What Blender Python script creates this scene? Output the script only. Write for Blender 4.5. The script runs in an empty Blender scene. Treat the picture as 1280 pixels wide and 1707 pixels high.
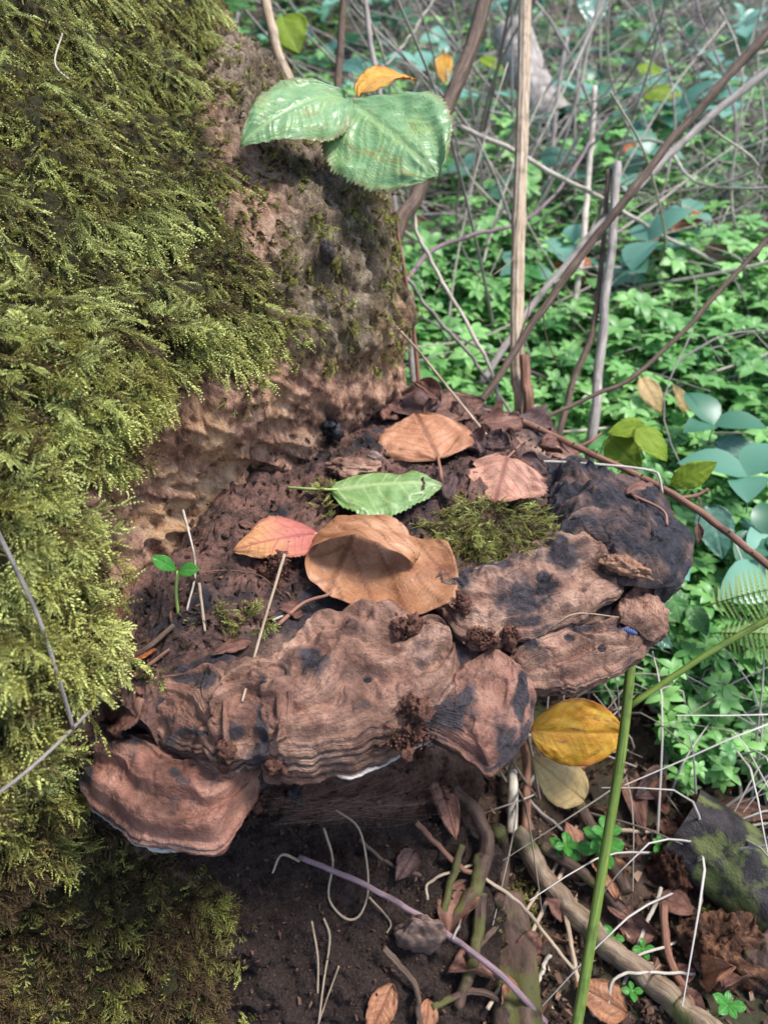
import bpy, math, random
import numpy as np
from mathutils import Vector, Matrix
from mathutils.bvhtree import BVHTree

scene = bpy.context.scene
COL = scene.collection
# ------------------------------------------------------------------ camera
FPX = 1230.0                       # focal length in photo pixels (photo 1280 x 1707)
PITCH = math.radians(36.0)
CAMZ = 0.36                        # metres above the fungus shelf (z = 0)
cam_d = bpy.data.cameras.new('camera')
cam = bpy.data.objects.new('camera', cam_d)
COL.objects.link(cam)
cam.location = (0, 0, CAMZ)
cam.rotation_euler = (math.pi / 2 - PITCH, 0, 0)
cam_d.sensor_fit = 'HORIZONTAL'
cam_d.sensor_width = 36.0
cam_d.lens = 36.0 * FPX / 1280.0
cam_d.clip_start = 0.01
cam_d.clip_end = 300.0
cam_d.dof.use_dof = True
cam_d.dof.focus_distance = 0.52
cam_d.dof.aperture_fstop = cam_d.lens / 3.6
scene.camera = cam
# ------------------------------------------------------------------ light: overcast day in a wood
SUN_EL, SUN_AZ = math.radians(64), math.radians(88)
world = bpy.data.worlds.new('World')
scene.world = world
world.use_nodes = True
wn = world.node_tree.nodes
wl = world.node_tree.links
sky = wn.new('ShaderNodeTexSky')
sky.sky_type = 'NISHITA'
sky.sun_disc = False
sky.sun_elevation = SUN_EL
sky.sun_rotation = SUN_AZ
sky.air_density = 1.0
sky.dust_density = 1.6
sky.ozone_density = 1.0
wl.new(sky.outputs[0], wn['Background'].inputs[0])
wn['Background'].inputs[1].default_value = 0.085
sun_d = bpy.data.lights.new('sun', 'SUN')
sun = bpy.data.objects.new('sun', sun_d)
COL.objects.link(sun)
sun_d.energy = 1.5
sun_d.angle = math.radians(16)
sun_d.color = (1.0, 0.985, 0.96)
sdir = Vector((math.sin(SUN_AZ) * math.cos(SUN_EL), math.cos(SUN_AZ) * math.cos(SUN_EL), math.sin(SUN_EL)))
sun.rotation_euler = (-sdir).to_track_quat('-Z', 'Y').to_euler()
sun.location = sdir * 5
vs = scene.view_settings
vs.view_transform = 'Standard'
vs.look = 'None'
vs.gamma = 1.0
vs.exposure = 1.85
vs.use_curve_mapping = False
scene.cycles.use_denoising = True
scene.cycles.max_bounces = 5
scene.cycles.diffuse_bounces = 2
scene.cycles.transparent_max_bounces = 8

rnd = random.Random(11)
rng = np.random.default_rng(11)
# ------------------------------------------------------------------ points from the photograph
def ray(px, py):
    """world direction (axial length 1) through a photo pixel"""
    x = (px - 640.0) / FPX
    y = -(py - 853.5) / FPX
    c, s = math.cos(PITCH), math.sin(PITCH)
    return np.array([x, c + y * s, -s + y * c])
CAM = np.array([0, 0, CAMZ])
def at(px, py, t):
    return CAM + ray(px, py) * t
def onz(px, py, z):
    d = ray(px, py)
    return CAM + d * ((z - CAMZ) / d[2])
def depth(p):
    c, s = math.cos(PITCH), math.sin(PITCH)
    r = np.asarray(p) - CAM
    return r[..., 1] * c - r[..., 2] * s
def topix(p):
    c, s = math.cos(PITCH), math.sin(PITCH)
    r = np.asarray(p) - CAM
    t = r[..., 1] * c - r[..., 2] * s
    u = r[..., 1] * s + r[..., 2] * c
    return 640 + FPX * r[..., 0] / t, 853.5 - FPX * u / t
# ------------------------------------------------------------------ noise
_tab = np.random.default_rng(5).random((64, 64, 64)).astype(np.float32) * 2 - 1
def vnoise(p, scale=1.0, seed=0):
    q = np.asarray(p, dtype=np.float64) * scale + seed * 17.31
    i = np.floor(q).astype(np.int64)
    f = q - i
    f = f * f * (3 - 2 * f)
    x0, y0, z0 = (i[..., k] & 63 for k in range(3))
    x1, y1, z1 = ((i[..., k] + 1) & 63 for k in range(3))
    fx, fy, fz = f[..., 0], f[..., 1], f[..., 2]
    a = _tab[x0, y0, z0] * (1 - fx) + _tab[x1, y0, z0] * fx
    b = _tab[x0, y1, z0] * (1 - fx) + _tab[x1, y1, z0] * fx
    c = _tab[x0, y0, z1] * (1 - fx) + _tab[x1, y0, z1] * fx
    d = _tab[x0, y1, z1] * (1 - fx) + _tab[x1, y1, z1] * fx
    return (a * (1 - fy) + b * fy) * (1 - fz) + (c * (1 - fy) + d * fy) * fz
def fbm(p, scale=1.0, octv=4, seed=0, gain=0.5):
    r = 0.0
    a = 1.0
    for o in range(octv):
        r = r + a * vnoise(p, scale * 2.03 ** o, seed + o * 3)
        a *= gain
    return r
def ridged(p, scale=1.0, octv=3, seed=0):
    r = 0.0
    a = 1.0
    for o in range(octv):
        r = r + a * (1 - 2 * np.abs(vnoise(p, scale * 2.03 ** o, seed + o * 3)))
        a *= 0.5
    return r
def sstep(a, b, x):
    t = np.clip((x - a) / (b - a), 0, 1)
    return t * t * (3 - 2 * t)
def catmull(ctrl, n):
    """resample a polyline of control points (k,d) to n points, smooth"""
    c = np.asarray(ctrl, dtype=np.float64)
    k = len(c)
    if k == 2:
        s = np.linspace(0, 1, n)[:, None]
        return c[0] * (1 - s) + c[1] * s
    cc = np.vstack([2 * c[0] - c[1], c, 2 * c[-1] - c[-2]])
    u = np.linspace(0, k - 1, n)
    i = np.minimum(np.floor(u).astype(int), k - 2)
    f = (u - i)[:, None]
    p0, p1, p2, p3 = cc[i], cc[i + 1], cc[i + 2], cc[i + 3]
    return 0.5 * (2 * p1 + (p2 - p0) * f + (2 * p0 - 5 * p1 + 4 * p2 - p3) * f ** 2 + (3 * p1 - p0 - 3 * p2 + p3) * f ** 3)
def arclen(ctrl, n):
    """as catmull, evenly spaced along the curve"""
    d = catmull(ctrl, 400)
    s = np.concatenate([[0], np.cumsum(np.linalg.norm(np.diff(d[:, :3], axis=0), axis=1))])
    u = np.linspace(0, s[-1], n)
    return np.stack([np.interp(u, s, d[:, k]) for k in range(d.shape[1])], 1)
# ------------------------------------------------------------------ meshes
def grid_quads(nu, nv, wrap=False):
    i = np.arange(nu if wrap else nu - 1)
    j = np.arange(nv - 1)
    I, J = np.meshgrid(i, j, indexing='ij')
    I2 = (I + 1) % nu
    return np.stack([I * nv + J, I2 * nv + J, I2 * nv + J + 1, I * nv + J + 1], -1).reshape(-1, 4)
def make_mesh(name, verts, faces, smooth=True, attrs=None):
    """faces: (n,3) or (n,4) array, or a list of such arrays"""
    me = bpy.data.meshes.new(name)
    verts = np.asarray(verts, dtype=np.float32).reshape(-1, 3)
    fl = faces if isinstance(faces, list) else [faces]
    fl = [np.asarray(f, dtype=np.int32) for f in fl if len(f)]
    me.vertices.add(len(verts))
    me.vertices.foreach_set('co', verts.ravel())
    loops = np.concatenate([f.ravel() for f in fl])
    tot = np.concatenate([np.full(len(f), f.shape[1], dtype=np.int32) for f in fl])
    start = np.concatenate([[0], np.cumsum(tot)[:-1]]).astype(np.int32)
    me.loops.add(len(loops))
    me.loops.foreach_set('vertex_index', loops)
    me.polygons.add(len(tot))
    me.polygons.foreach_set('loop_start', start)
    me.polygons.foreach_set('loop_total', tot)
    me.polygons.foreach_set('use_smooth', np.full(len(tot), smooth, dtype=bool))
    for k, a in (attrs or {}).items():
        a = np.asarray(a, dtype=np.float32)
        if a.ndim == 1:
            at_ = me.attributes.new(k, 'FLOAT', 'POINT')
            at_.data.foreach_set('value', a)
        else:
            at_ = me.attributes.new(k, 'FLOAT_VECTOR', 'POINT')
            at_.data.foreach_set('vector', a.ravel())
    me.update(calc_edges=True)
    return me
def link(name, me, mat=None, parent=None, label=None, cat=None, group=None, kind=None):
    o = bpy.data.objects.new(name, me)
    COL.objects.link(o)
    if me is not None and mat is not None and len(me.materials) == 0:
        me.materials.append(mat)
    if parent is not None:
        o.parent = parent
    if label:
        o['label'] = label
    if cat:
        o['category'] = cat
    if group:
        o['group'] = group
    if kind:
        o['kind'] = kind
    return o
def centre(me_verts, base):
    return np.asarray(me_verts) - np.asarray(base)
HITV, HITF = [], []          # what leaves and litter can lie on
_hn = [0]
def solid(verts, faces):
    faces = np.asarray(faces)
    HITV.append(np.asarray(verts))
    HITF.append(faces + _hn[0])
    _hn[0] += len(verts)
BVH = [None]
def build_bvh():
    V = np.concatenate(HITV)
    F = []
    for f in HITF:
        F += f.tolist()
    BVH[0] = BVHTree.FromPolygons(V.tolist(), F)
def hit(px, py, lift=0.0):
    d = Vector(ray(px, py))
    r = BVH[0].ray_cast(Vector(CAM), d.normalized())
    if r[0] is None:
        return at(px, py, 0.8)
    return np.array(r[0]) + np.array([0, 0, lift])
def hitc(px, py, lift=0.0):
    """as hit, lifted towards the camera so that it keeps its place in the picture"""
    p = hit(px, py)
    return p + (CAM - p) / np.linalg.norm(CAM - p) * lift * 1.2
def drop(p, lift=0.0, up=0.25):
    r = BVH[0].ray_cast(Vector((p[0], p[1], p[2] + up)), Vector((0, 0, -1)))
    if r[0] is None:
        return np.array([p[0], p[1], ground_z(np.array(p[0]), np.array(p[1])) + lift])
    return np.array(r[0]) + np.array([0, 0, lift])
def tube(points, radii, seg=8, cap=True, wob=0.0, seed=0, furrow=0):
    """verts, quads/tri faces, tc attribute for a round stem along points (n,3)"""
    p = np.asarray(points, dtype=np.float64)
    n = len(p)
    r = np.broadcast_to(np.asarray(radii, dtype=np.float64), (n,))
    t = np.gradient(p, axis=0)
    t /= np.linalg.norm(t, axis=1)[:, None] + 1e-12
    a = np.array([0, 0, 1.0]) if abs(t[0, 2]) < 0.9 else np.array([1.0, 0, 0])
    U = np.empty_like(p)
    u = np.cross(t[0], a)
    u /= np.linalg.norm(u)
    for k in range(n):
        u = u - t[k] * np.dot(u, t[k])
        u /= np.linalg.norm(u) + 1e-12
        U[k] = u
    Vv = np.cross(t, U)
    ang = np.linspace(0, 2 * np.pi, seg, endpoint=False)
    L = np.concatenate([[0], np.cumsum(np.linalg.norm(np.diff(p, axis=0), axis=1))])
    ca, sa = np.cos(ang), np.sin(ang)
    rr = np.repeat(r[:, None], seg, 1)
    tc = np.stack([np.repeat(ca[None], n, 0), np.repeat(sa[None], n, 0), np.repeat(L[:, None], seg, 1)], -1)
    if wob:
        q = np.stack([tc[..., 0] * 1.3, tc[..., 1] * 1.3, tc[..., 2] / (r.max() * 3)], -1)
        rr = rr * (1 + wob * fbm(q, 1.0, 3, seed))
    if furrow:
        rr = rr * (1 + 0.07 * np.cos(ang * furrow)[None] )
    v = p[:, None] + rr[..., None] * (ca[None, :, None] * U[:, None] + sa[None, :, None] * Vv[:, None])
    v = v.reshape(-1, 3)
    q = []
    I, J = np.meshgrid(np.arange(n - 1), np.arange(seg), indexing='ij')
    J2 = (J + 1) % seg
    q = np.stack([I * seg + J, I * seg + J2, (I + 1) * seg + J2, (I + 1) * seg + J], -1).reshape(-1, 4)
    tc = tc.reshape(-1, 3)
    faces = [q]
    if cap:
        m = len(v)
        v = np.vstack([v, p[0], p[-1]])
        tc = np.vstack([tc, [0, 0, 0], [0, 0, L[-1]]])
        j = np.arange(seg)
        j2 = (j + 1) % seg
        faces.append(np.concatenate([np.stack([j2, j, np.full(seg, m)], -1), np.stack([(n - 1) * seg + j, (n - 1) * seg + j2, np.full(seg, m + 1)], -1)]))
    return v, faces, tc
class Bag:
    """collects pieces of one part into one mesh"""
    def __init__(s):
        s.v, s.q, s.t, s.n, s.a = [], [], [], 0, {}
    def add(s, v, faces, **attrs):
        for f in (faces if isinstance(faces, list) else [faces]):
            f = np.asarray(f)
            if len(f):
                (s.q if f.shape[1] == 4 else s.t).append(f + s.n)
        s.v.append(np.asarray(v))
        s.n += len(v)
        for k, a in attrs.items():
            s.a.setdefault(k, []).append(np.asarray(a))
    def mesh(s, name, smooth=True):
        f = []
        if s.q:
            f.append(np.concatenate(s.q))
        if s.t:
            f.append(np.concatenate(s.t))
        return make_mesh(name, np.concatenate(s.v), f, smooth, {k: np.concatenate(a) for k, a in s.a.items()})
# ------------------------------------------------------------------ materials
def lin(c):
    return tuple(((x / 255.0 + 0.055) / 1.055) ** 2.4 if x > 10 else x / 255.0 / 12.92 for x in c)
class NT:
    def __init__(s, name):
        s.m = bpy.data.materials.new(name)
        s.m.use_nodes = True
        s.t = s.m.node_tree
        s.n = s.t.nodes
        s.b = s.n['Principled BSDF']
    def add(s, typ, **kw):
        n = s.n.new(typ)
        for k, v in kw.items():
            setattr(n, k, v)
        return n
    def put(s, sock, v):
        if isinstance(v, bpy.types.NodeSocket):
            s.t.links.new(v, sock)
        elif v is not None:
            if isinstance(v, tuple) and len(v) == 3 and sock.type == 'RGBA':
                v = (*v, 1.0)
            sock.default_value = v
    def attr(s, name, out='Fac', typ='GEOMETRY'):
        n = s.add('ShaderNodeAttribute', attribute_name=name, attribute_type=typ)
        return n.outputs[out]
    def coord(s, which='Object'):
        return s.add('ShaderNodeTexCoord').outputs[which]
    def mapv(s, vec, scale):
        n = s.add('ShaderNodeMapping')
        s.put(n.inputs[0], vec)
        n.inputs['Scale'].default_value = scale
        return n.outputs[0]
    def noise(s, vec, scale, detail=4, rough=0.6, out=0, dist=0.0):
        n = s.add('ShaderNodeTexNoise')
        s.put(n.inputs['Vector'], vec)
        n.inputs['Scale'].default_value = scale
        n.inputs['Detail'].default_value = detail
        n.inputs['Roughness'].default_value = rough
        n.inputs['Distortion'].default_value = dist
        return n.outputs[out]
    def vor(s, vec, scale, out='Distance', feature='F1'):
        n = s.add('ShaderNodeTexVoronoi', feature=feature)
        s.put(n.inputs['Vector'], vec)
        n.inputs['Scale'].default_value = scale
        return n.outputs[out]
    def ramp(s, fac, stops):
        n = s.add('ShaderNodeValToRGB')
        e = n.color_ramp.elements
        while len(e) < len(stops):
            e.new(0.5)
        for el, (p, c) in zip(e, stops):
            el.position = p
            el.color = (*c, 1.0) if isinstance(c, tuple) else (c, c, c, 1.0)
        s.put(n.inputs[0], fac)
        return n.outputs[0]
    def mix(s, f, a, b, mode='MIX'):
        n = s.add('ShaderNodeMix', data_type='RGBA', blend_type=mode)
        s.put(n.inputs[0], f)
        s.put(n.inputs[6], a)
        s.put(n.inputs[7], b)
        return n.outputs[2]
    def math(s, op, a, b=None, clamp=False):
        n = s.add('ShaderNodeMath', operation=op, use_clamp=clamp)
        s.put(n.inputs[0], a)
        s.put(n.inputs[1], b)
        return n.outputs[0]
    def mrange(s, v, a, b, c=0.0, d=1.0):
        n = s.add('ShaderNodeMapRange')
        for i, x in enumerate((v, a, b, c, d)):
            s.put(n.inputs[i], x)
        return n.outputs[0]
    def bump(s, h, dist=0.001, strength=1.0):
        n = s.add('ShaderNodeBump')
        n.inputs['Strength'].default_value = strength
        n.inputs['Distance'].default_value = dist
        s.put(n.inputs['Height'], h)
        s.put(s.b.inputs['Normal'], n.outputs[0])
    def out(s, color, rough=0.8, spec=0.3, coat=None, trans=None):
        s.put(s.b.inputs['Base Color'], color)
        s.put(s.b.inputs['Roughness'], rough)
        s.put(s.b.inputs['Specular IOR Level'], spec)
        if coat is not None:
            s.put(s.b.inputs['Coat Weight'], coat)
            s.b.inputs['Coat Roughness'].default_value = 0.25
        if trans:
            # thin leaf: part of the light goes through
            tr = s.add('ShaderNodeBsdfTranslucent')
            s.put(tr.inputs[0], color)
            mx = s.add('ShaderNodeMixShader')
            mx.inputs[0].default_value = trans
            s.t.links.new(s.b.outputs[0], mx.inputs[1])
            s.t.links.new(tr.outputs[0], mx.inputs[2])
            s.t.links.new(mx.outputs[0], s.n['Material Output'].inputs[0])
        return s.m
# ================================================================== terrain
def ground_z(x, y):
    x = np.asarray(x, dtype=np.float64)
    y = np.asarray(y, dtype=np.float64)
    yy = np.maximum(y - 0.35, 0)
    z = -0.37 + 0.19 * yy + 0.02 * np.maximum(yy - 2.5, 0) ** 1.0
    z = z + 0.05 * np.clip(x - 0.2, -0.5, 3)
    q = np.stack([x, y, np.zeros_like(x)], -1)
    w = np.clip(np.hypot(x, y) / 1.5, 0.25, 6)
    return z + 0.06 * w * fbm(q, 1.1, 3, 3) * np.clip(np.hypot(x, y) / 3, 0.2, 4) + 0.012 * fbm(q, 9.0, 3, 8)
def gat_many(px, py):
    """where view rays meet the ground (arrays of pixels)"""
    px = np.asarray(px, float)
    py = np.asarray(py, float)
    D = np.stack([ray(a_, b_) for a_, b_ in zip(px, py)])
    t = np.full(len(px), .2)
    lo = t.copy()
    live = np.ones(len(px), bool)
    while live.any() and t.max() < 40:
        p = CAM + D * t[:, None]
        below = p[:, 2] < ground_z(p[:, 0], p[:, 1])
        live &= ~below
        lo[live] = t[live]
        t[live] *= 1.06
    hi = t
    for _ in range(12):
        m = .5 * (lo + hi)
        p = CAM + D * m[:, None]
        below = p[:, 2] < ground_z(p[:, 0], p[:, 1])
        hi = np.where(below, m, hi)
        lo = np.where(below, lo, m)
    return CAM + D * hi[:, None]
def gat(px, py, lift=0.0):
    return gat_many([px], [py])[0] + np.array([0, 0, lift])
def axis_s(a, n):
    s = np.linspace(-1, 1, n)
    return np.sign(s) * (np.exp(np.abs(s) * a) - 1) / (np.exp(a) - 1)
gx = axis_s(5.2, 361) * 70.0 + 0.2
gy = axis_s(5.2, 361) * 70.0 + 0.9
X, Y = np.meshgrid(gx, gy, indexing='ij')
Z = ground_z(X, Y)
near = np.hypot(X - 0.2, Y - 0.9) < 3
q3 = np.stack([X, Y, Z], -1)
Z = Z + np.where(near, 0.008 * fbm(q3, 40, 3, 21), 0)
gv = np.stack([X, Y, Z], -1).reshape(-1, 3)
gf = grid_quads(361, 361)
n = NT('forest_soil')
co = n.coord()
c = n.ramp(n.noise(co, 26, 7, 0.72), [(0.25, lin((34, 27, 22))), (0.5, lin((74, 58, 46))), (0.75, lin((116, 94, 74)))])
c = n.mix(n.mrange(n.noise(co, 5, 5), 0.5, 0.62), c, lin((62, 66, 40)))
n.bump(n.noise(co, 160, 6, 0.7), 0.006)
M_soil = n.out(c, n.mrange(n.noise(co, 15), 0.35, 0.7, 0.45, 0.95), 0.35)
link('ground', make_mesh('ground', gv, gf), M_soil, kind='structure', label='dark forest floor of soil and rotting litter')
kk = (np.abs(gv[:, 0] - 0.2) < 3) & (gv[:, 1] > -1) & (gv[:, 1] < 5)
fk = gf[kk[gf].all(1)]
solid(gv, fk)

# ================================================================== stump
ROWS = [
 (-420, (-350, -150, 0, 100, 170, 215, 240, 250), (.66, .66, .67, .71, .75, .79, .83, .88)),
 (-200, (-350, -150, 0, 110, 190, 245, 280, 295), (.60, .61, .63, .67, .71, .75, .79, .84)),
 (0,    (-350, -150, 0, 90, 180, 250, 310, 342), (.52, .54, .58, .61, .66, .70, .75, .80)),
 (150,  (-350, -150, 0, 110, 220, 320, 400, 446), (.48, .50, .54, .57, .61, .66, .71, .77)),
 (320,  (-350, -150, 0, 150, 300, 420, 520, 590), (.44, .46, .50, .52, .56, .60, .65, .71)),
 (500,  (-350, -150, 0, 160, 330, 480, 590, 653), (.41, .43, .46, .485, .53, .585, .65, .73)),
 (650,  (-350, -150, 0, 160, 330, 490, 600, 662), (.39, .41, .43, .46, .52, .60, .68, .765)),
 (800,  (-350, -150, 0, 130, 260, 400, 560, 680), (.38, .39, .41, .44, .535, .62, .71, .80)),
 (950,  (-350, -150, 0, 120, 230, 400, 560, 700), (.37, .38, .40, .44, .55, .63, .70, .78)),
 (1180, (-350, -150, 0, 130, 260, 420, 600, 740), (.365, .37, .39, .445, .56, .63, .68, .74)),
 (1300, (-350, -150, 0, 140, 270, 430, 610, 770), (.37, .375, .43, .505, .57, .625, .668, .72)),
 (1450, (-350, -150, 0, 150, 300, 450, 620, 800), (.39, .41, .49, .535, .57, .60, .635, .685)),
 (1700, (-350, -150, 0, 150, 300, 450, 620, 820), (.46, .48, .53, .55, .565, .58, .60, .64)),
 (1950, (-350, -150, 0, 150, 300, 450, 640, 830), (.51, .52, .55, .565, .58, .59, .615, .65)),
 (2500, (-350, -150, 0, 150, 300, 450, 650, 850), (.54, .55, .57, .58, .59, .60, .625, .66))]
ctrl = []
for py, pxs, ts in ROWS:
    row = [at(a, py, b) for a, b in zip(pxs, ts)]
    e = row[-1]
    f0 = row[0]
    row = [f0 + np.array([-.30, .42, 0]), f0 + np.array([-.16, .12, 0])] + row
    row += [e + np.array([.004, .05, -.006]), e + np.array([-.06, .16, -.01]), e + np.array([-.22, .24, 0])]
    ctrl.append(row)
ctrl = np.array(ctrl)                               # rows x cols x 3
NC, NR = 400, 520
tmp = np.stack([catmull(ctrl[r], NC) for r in range(len(ctrl))])
tmp = np.stack([catmull(tmp[:, c], NR) for c in range(NC)])       # NC x NR x 3
def normals(g):
    n_ = np.cross(np.gradient(g, axis=0), np.gradient(g, axis=1))
    return n_ / (np.linalg.norm(n_, axis=-1)[..., None] + 1e-12)
SN = normals(tmp)
SN = SN * np.sign(-SN[NC // 3:NC // 2, :, 1].mean())
SP0 = tmp
spx, spy = topix(tmp)
def poly_sd(poly, x, y):
    """signed distance to a polygon, negative inside"""
    d = np.full(x.shape, 1e9)
    ins = np.zeros(x.shape, bool)
    P_ = np.array(poly, float)
    for a, b in zip(P_, np.roll(P_, -1, 0)):
        e = b - a
        wx, wy = x - a[0], y - a[1]
        h = np.clip((wx * e[0] + wy * e[1]) / (e @ e), 0, 1)
        d = np.minimum(d, np.hypot(wx - h * e[0], wy - h * e[1]))
        c_ = (a[1] > y) != (b[1] > y)
        with np.errstate(divide='ignore', invalid='ignore'):
            ins ^= c_ & (x < (b[0] - a[0]) * (y - a[1]) / (b[1] - a[1] + 1e-9) + a[0])
    return np.where(ins, -d, d)
MOSS = [(-600, -600), (320, -600), (336, 0), (346, 70), (336, 170), (344, 260), (386, 330), (436, 420), (474, 490), (476, 545),
        (415, 600), (395, 630), (330, 600), (250, 625), (220, 690), (165, 730), (145, 850), (150, 950), (165, 985), (150, 1085), (110, 1140),
        (90, 1190), (85, 1300), (130, 1400), (300, 1440), (370, 1480), (385, 1700), (370, 2100), (-600, 2100)]
msd = poly_sd(MOSS, spx, spy)
mnoise = fbm(tmp, 35, 3, 4) * 26
mossm = sstep(14, -22, msd + mnoise)
thin = np.zeros_like(mossm)                          # thinner moss patches on the bark
for (cx, cy, rx, ry) in ((485, 290, 40, 55), (405, 160, 50, 30), (500, 430, 80, 110), (570, 400, 30, 60), (620, 420, 40, 90), (430, 330, 40, 70), (560, 560, 60, 50)):
    thin = np.maximum(thin, np.exp(-(((spx - cx) / rx) ** 2 + ((spy - cy) / ry) ** 2)))
thin *= sstep(-0.5, 0.4, fbm(tmp, 60, 3, 9))
front = (np.arange(NC) / NC < 0.80)[:, None]
bark = sstep(420, 520, spx) * sstep(640, 560, spy) + sstep(330, 400, spx) * sstep(300, 200, spy)
bark = np.clip(bark, 0, 1)
red = sstep(520, 640, spy) * sstep(1040, 900, spy) * (1 - mossm)
humus = sstep(1180, 1330, spy) * (1 - mossm)
# relief
qv = tmp * np.array([1, 1, .33])
d = 0.010 * fbm(tmp, 14, 4, 1)
plate = vnoise(qv, 95, 33)
d += bark * (0.0085 * ridged(qv, 62, 4, 31) + 0.0020 * ridged(tmp * np.array([1, 1, .3]), 150, 3, 36) + 0.0020 * fbm(tmp, 240, 3, 32) + .0025 * sstep(-.1, .15, plate) - .004 * sstep(.5, .75, vnoise(qv, 40, 35)))
flow = np.stack([tmp[..., 0] * 1.0 + tmp[..., 2] * .8, tmp[..., 1] - tmp[..., 0] * .3, tmp[..., 2] * .35], -1)
d += red * (0.0060 * ridged(flow * np.array([1, 1, .6]), 40, 4, 41) + 0.0026 * fbm(tmp, 190, 4, 42) - 0.0035 * sstep(.45, .7, vnoise(flow * np.array([1, 1, .6]), 45, 43)))
d += mossm * (0.012 * fbm(tmp, 30, 3, 51) + 0.003 * fbm(tmp, 150, 2, 52))
d += humus * (0.012 * fbm(tmp, 32, 4, 61) + .004 * ridged(tmp, 90, 3, 63) + 0.003 * fbm(tmp, 260, 3, 62))
d = np.where(front, d, d * .6)
SP = tmp + SN * d[..., None]
SN0 = SN
SN = normals(SP)
SN = SN * np.sign((SN * SN0).sum(-1).mean())
SN = SN * .5 + SN0 * .5
SN /= np.linalg.norm(SN, axis=-1)[..., None]
tan = np.zeros_like(mossm)
for (cx, cy, rx, ry, k) in ((340, 760, 60, 100, 1), (260, 830, 90, 95, 1), (270, 960, 75, 70, .9), (640, 560, 40, 90, .6), (480, 680, 80, 50, .5), (220, 720, 60, 60, .6)):
    tan = np.maximum(tan, k * np.exp(-(((spx - cx) / rx) ** 2 + ((spy - cy) / ry) ** 2) ** 1.5))
tan *= sstep(-.6, .3, fbm(flow, 40, 3, 71))
pinkbark = np.maximum(np.exp(-(((spx - 535) / 55) ** 2 + ((spy - 280) / 60) ** 2) ** 2), np.exp(-(((spx - 375) / 40) ** 2 + ((spy - 100) / 40) ** 2) ** 2))
black = np.exp(-(((spx - 538) / 16) ** 2 + ((spy - 710) / 42) ** 2) ** 2)
dust = np.exp(-(((spx - 590) / 190) ** 2 + ((spy - 1320) / 50) ** 2) ** 2)
n = NT('stump_wood')
co = n.coord()
mo, rd, tn, hu, bk, pb, bl, du, th = (n.attr(k) for k in ('moss', 'red', 'tan', 'humus', 'bark', 'pink', 'black', 'dust', 'thin'))
ns = n.noise(n.mapv(co, (1, 1, .4)), 90, 7, .7)
fine = n.noise(co, 420, 5, .7)
cb = n.ramp(ns, [(.34, lin((54, 43, 36))), (.48, lin((124, 104, 84))), (.64, lin((178, 158, 134)))])
cr = n.ramp(ns, [(.34, lin((84, 60, 50))), (.46, lin((164, 122, 100))), (.62, lin((212, 170, 142)))])
ct = n.ramp(ns, [(.34, lin((120, 82, 60))), (.46, lin((200, 154, 112))), (.62, lin((230, 192, 150)))])
cp = n.ramp(n.noise(n.mapv(co, (1, 1, .5)), 130, 6, .7), [(.36, lin((92, 70, 60))), (.48, lin((150, 128, 110))), (.64, lin((196, 174, 154)))])
ch = n.ramp(fine, [(.3, lin((30, 24, 22))), (.55, lin((66, 52, 46))), (.8, lin((104, 84, 74)))])
cm = n.ramp(fine, [(.3, lin((26, 24, 14))), (.5, lin((58, 54, 28))), (.7, lin((88, 86, 44)))])
c = n.mix(bk, cr, cb)
c = n.mix(tn, c, ct)
c = n.mix(n.math('MULTIPLY', pb, .8), c, cp)
c = n.mix(hu, c, ch)
c = n.mix(n.math('MULTIPLY', du, .55), c, lin((142, 100, 82)))
c = n.mix(n.math('MULTIPLY', n.math('ADD', n.math('MULTIPLY', th, .8), n.math('MULTIPLY', bk, .2)), n.mrange(fine, .44, .58)), c, lin((88, 88, 48)))
c = n.mix(mo, c, cm)
c = n.mix(bl, c, lin((18, 16, 18)))
fib = n.noise(n.mapv(co, (1, 1, .14)), 330, 5, .7)
c = n.mix(n.math('MULTIPLY', n.math('MULTIPLY', n.mrange(fib, .5, .62), .4), n.math('SUBTRACT', 1.0, n.math('MULTIPLY', rd, .75))), c, lin((40, 32, 26)))
n.bump(n.math('ADD', n.math('MULTIPLY', ns, 1.4), n.math('ADD', fine, n.math('MULTIPLY', fib, 1.2))), .0036, 1.0)
M_stump = n.out(c, n.mrange(bl, 0, 1, .85, .25), .25)
stump = link('tree_stump', None, label='tall broken tree stump covered in moss, bark bare on its edge', cat='tree stump')
stump.location = (-0.3, 0.7, -0.37)
SBASE = np.array([-0.3, 0.7, -0.37])
sf = grid_quads(NC, NR)
flat = lambda a: a.reshape(-1)
me = make_mesh('wood', SP.reshape(-1, 3) - SBASE, sf, True, dict(moss=flat(mossm), red=flat(red), tan=flat(tan), humus=flat(humus), bark=flat(bark),
                pink=flat(pinkbark), black=flat(black), dust=flat(dust), thin=flat(thin)))
link('wood', me, M_stump, stump)
solid(SP.reshape(-1, 3), sf)

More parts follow.
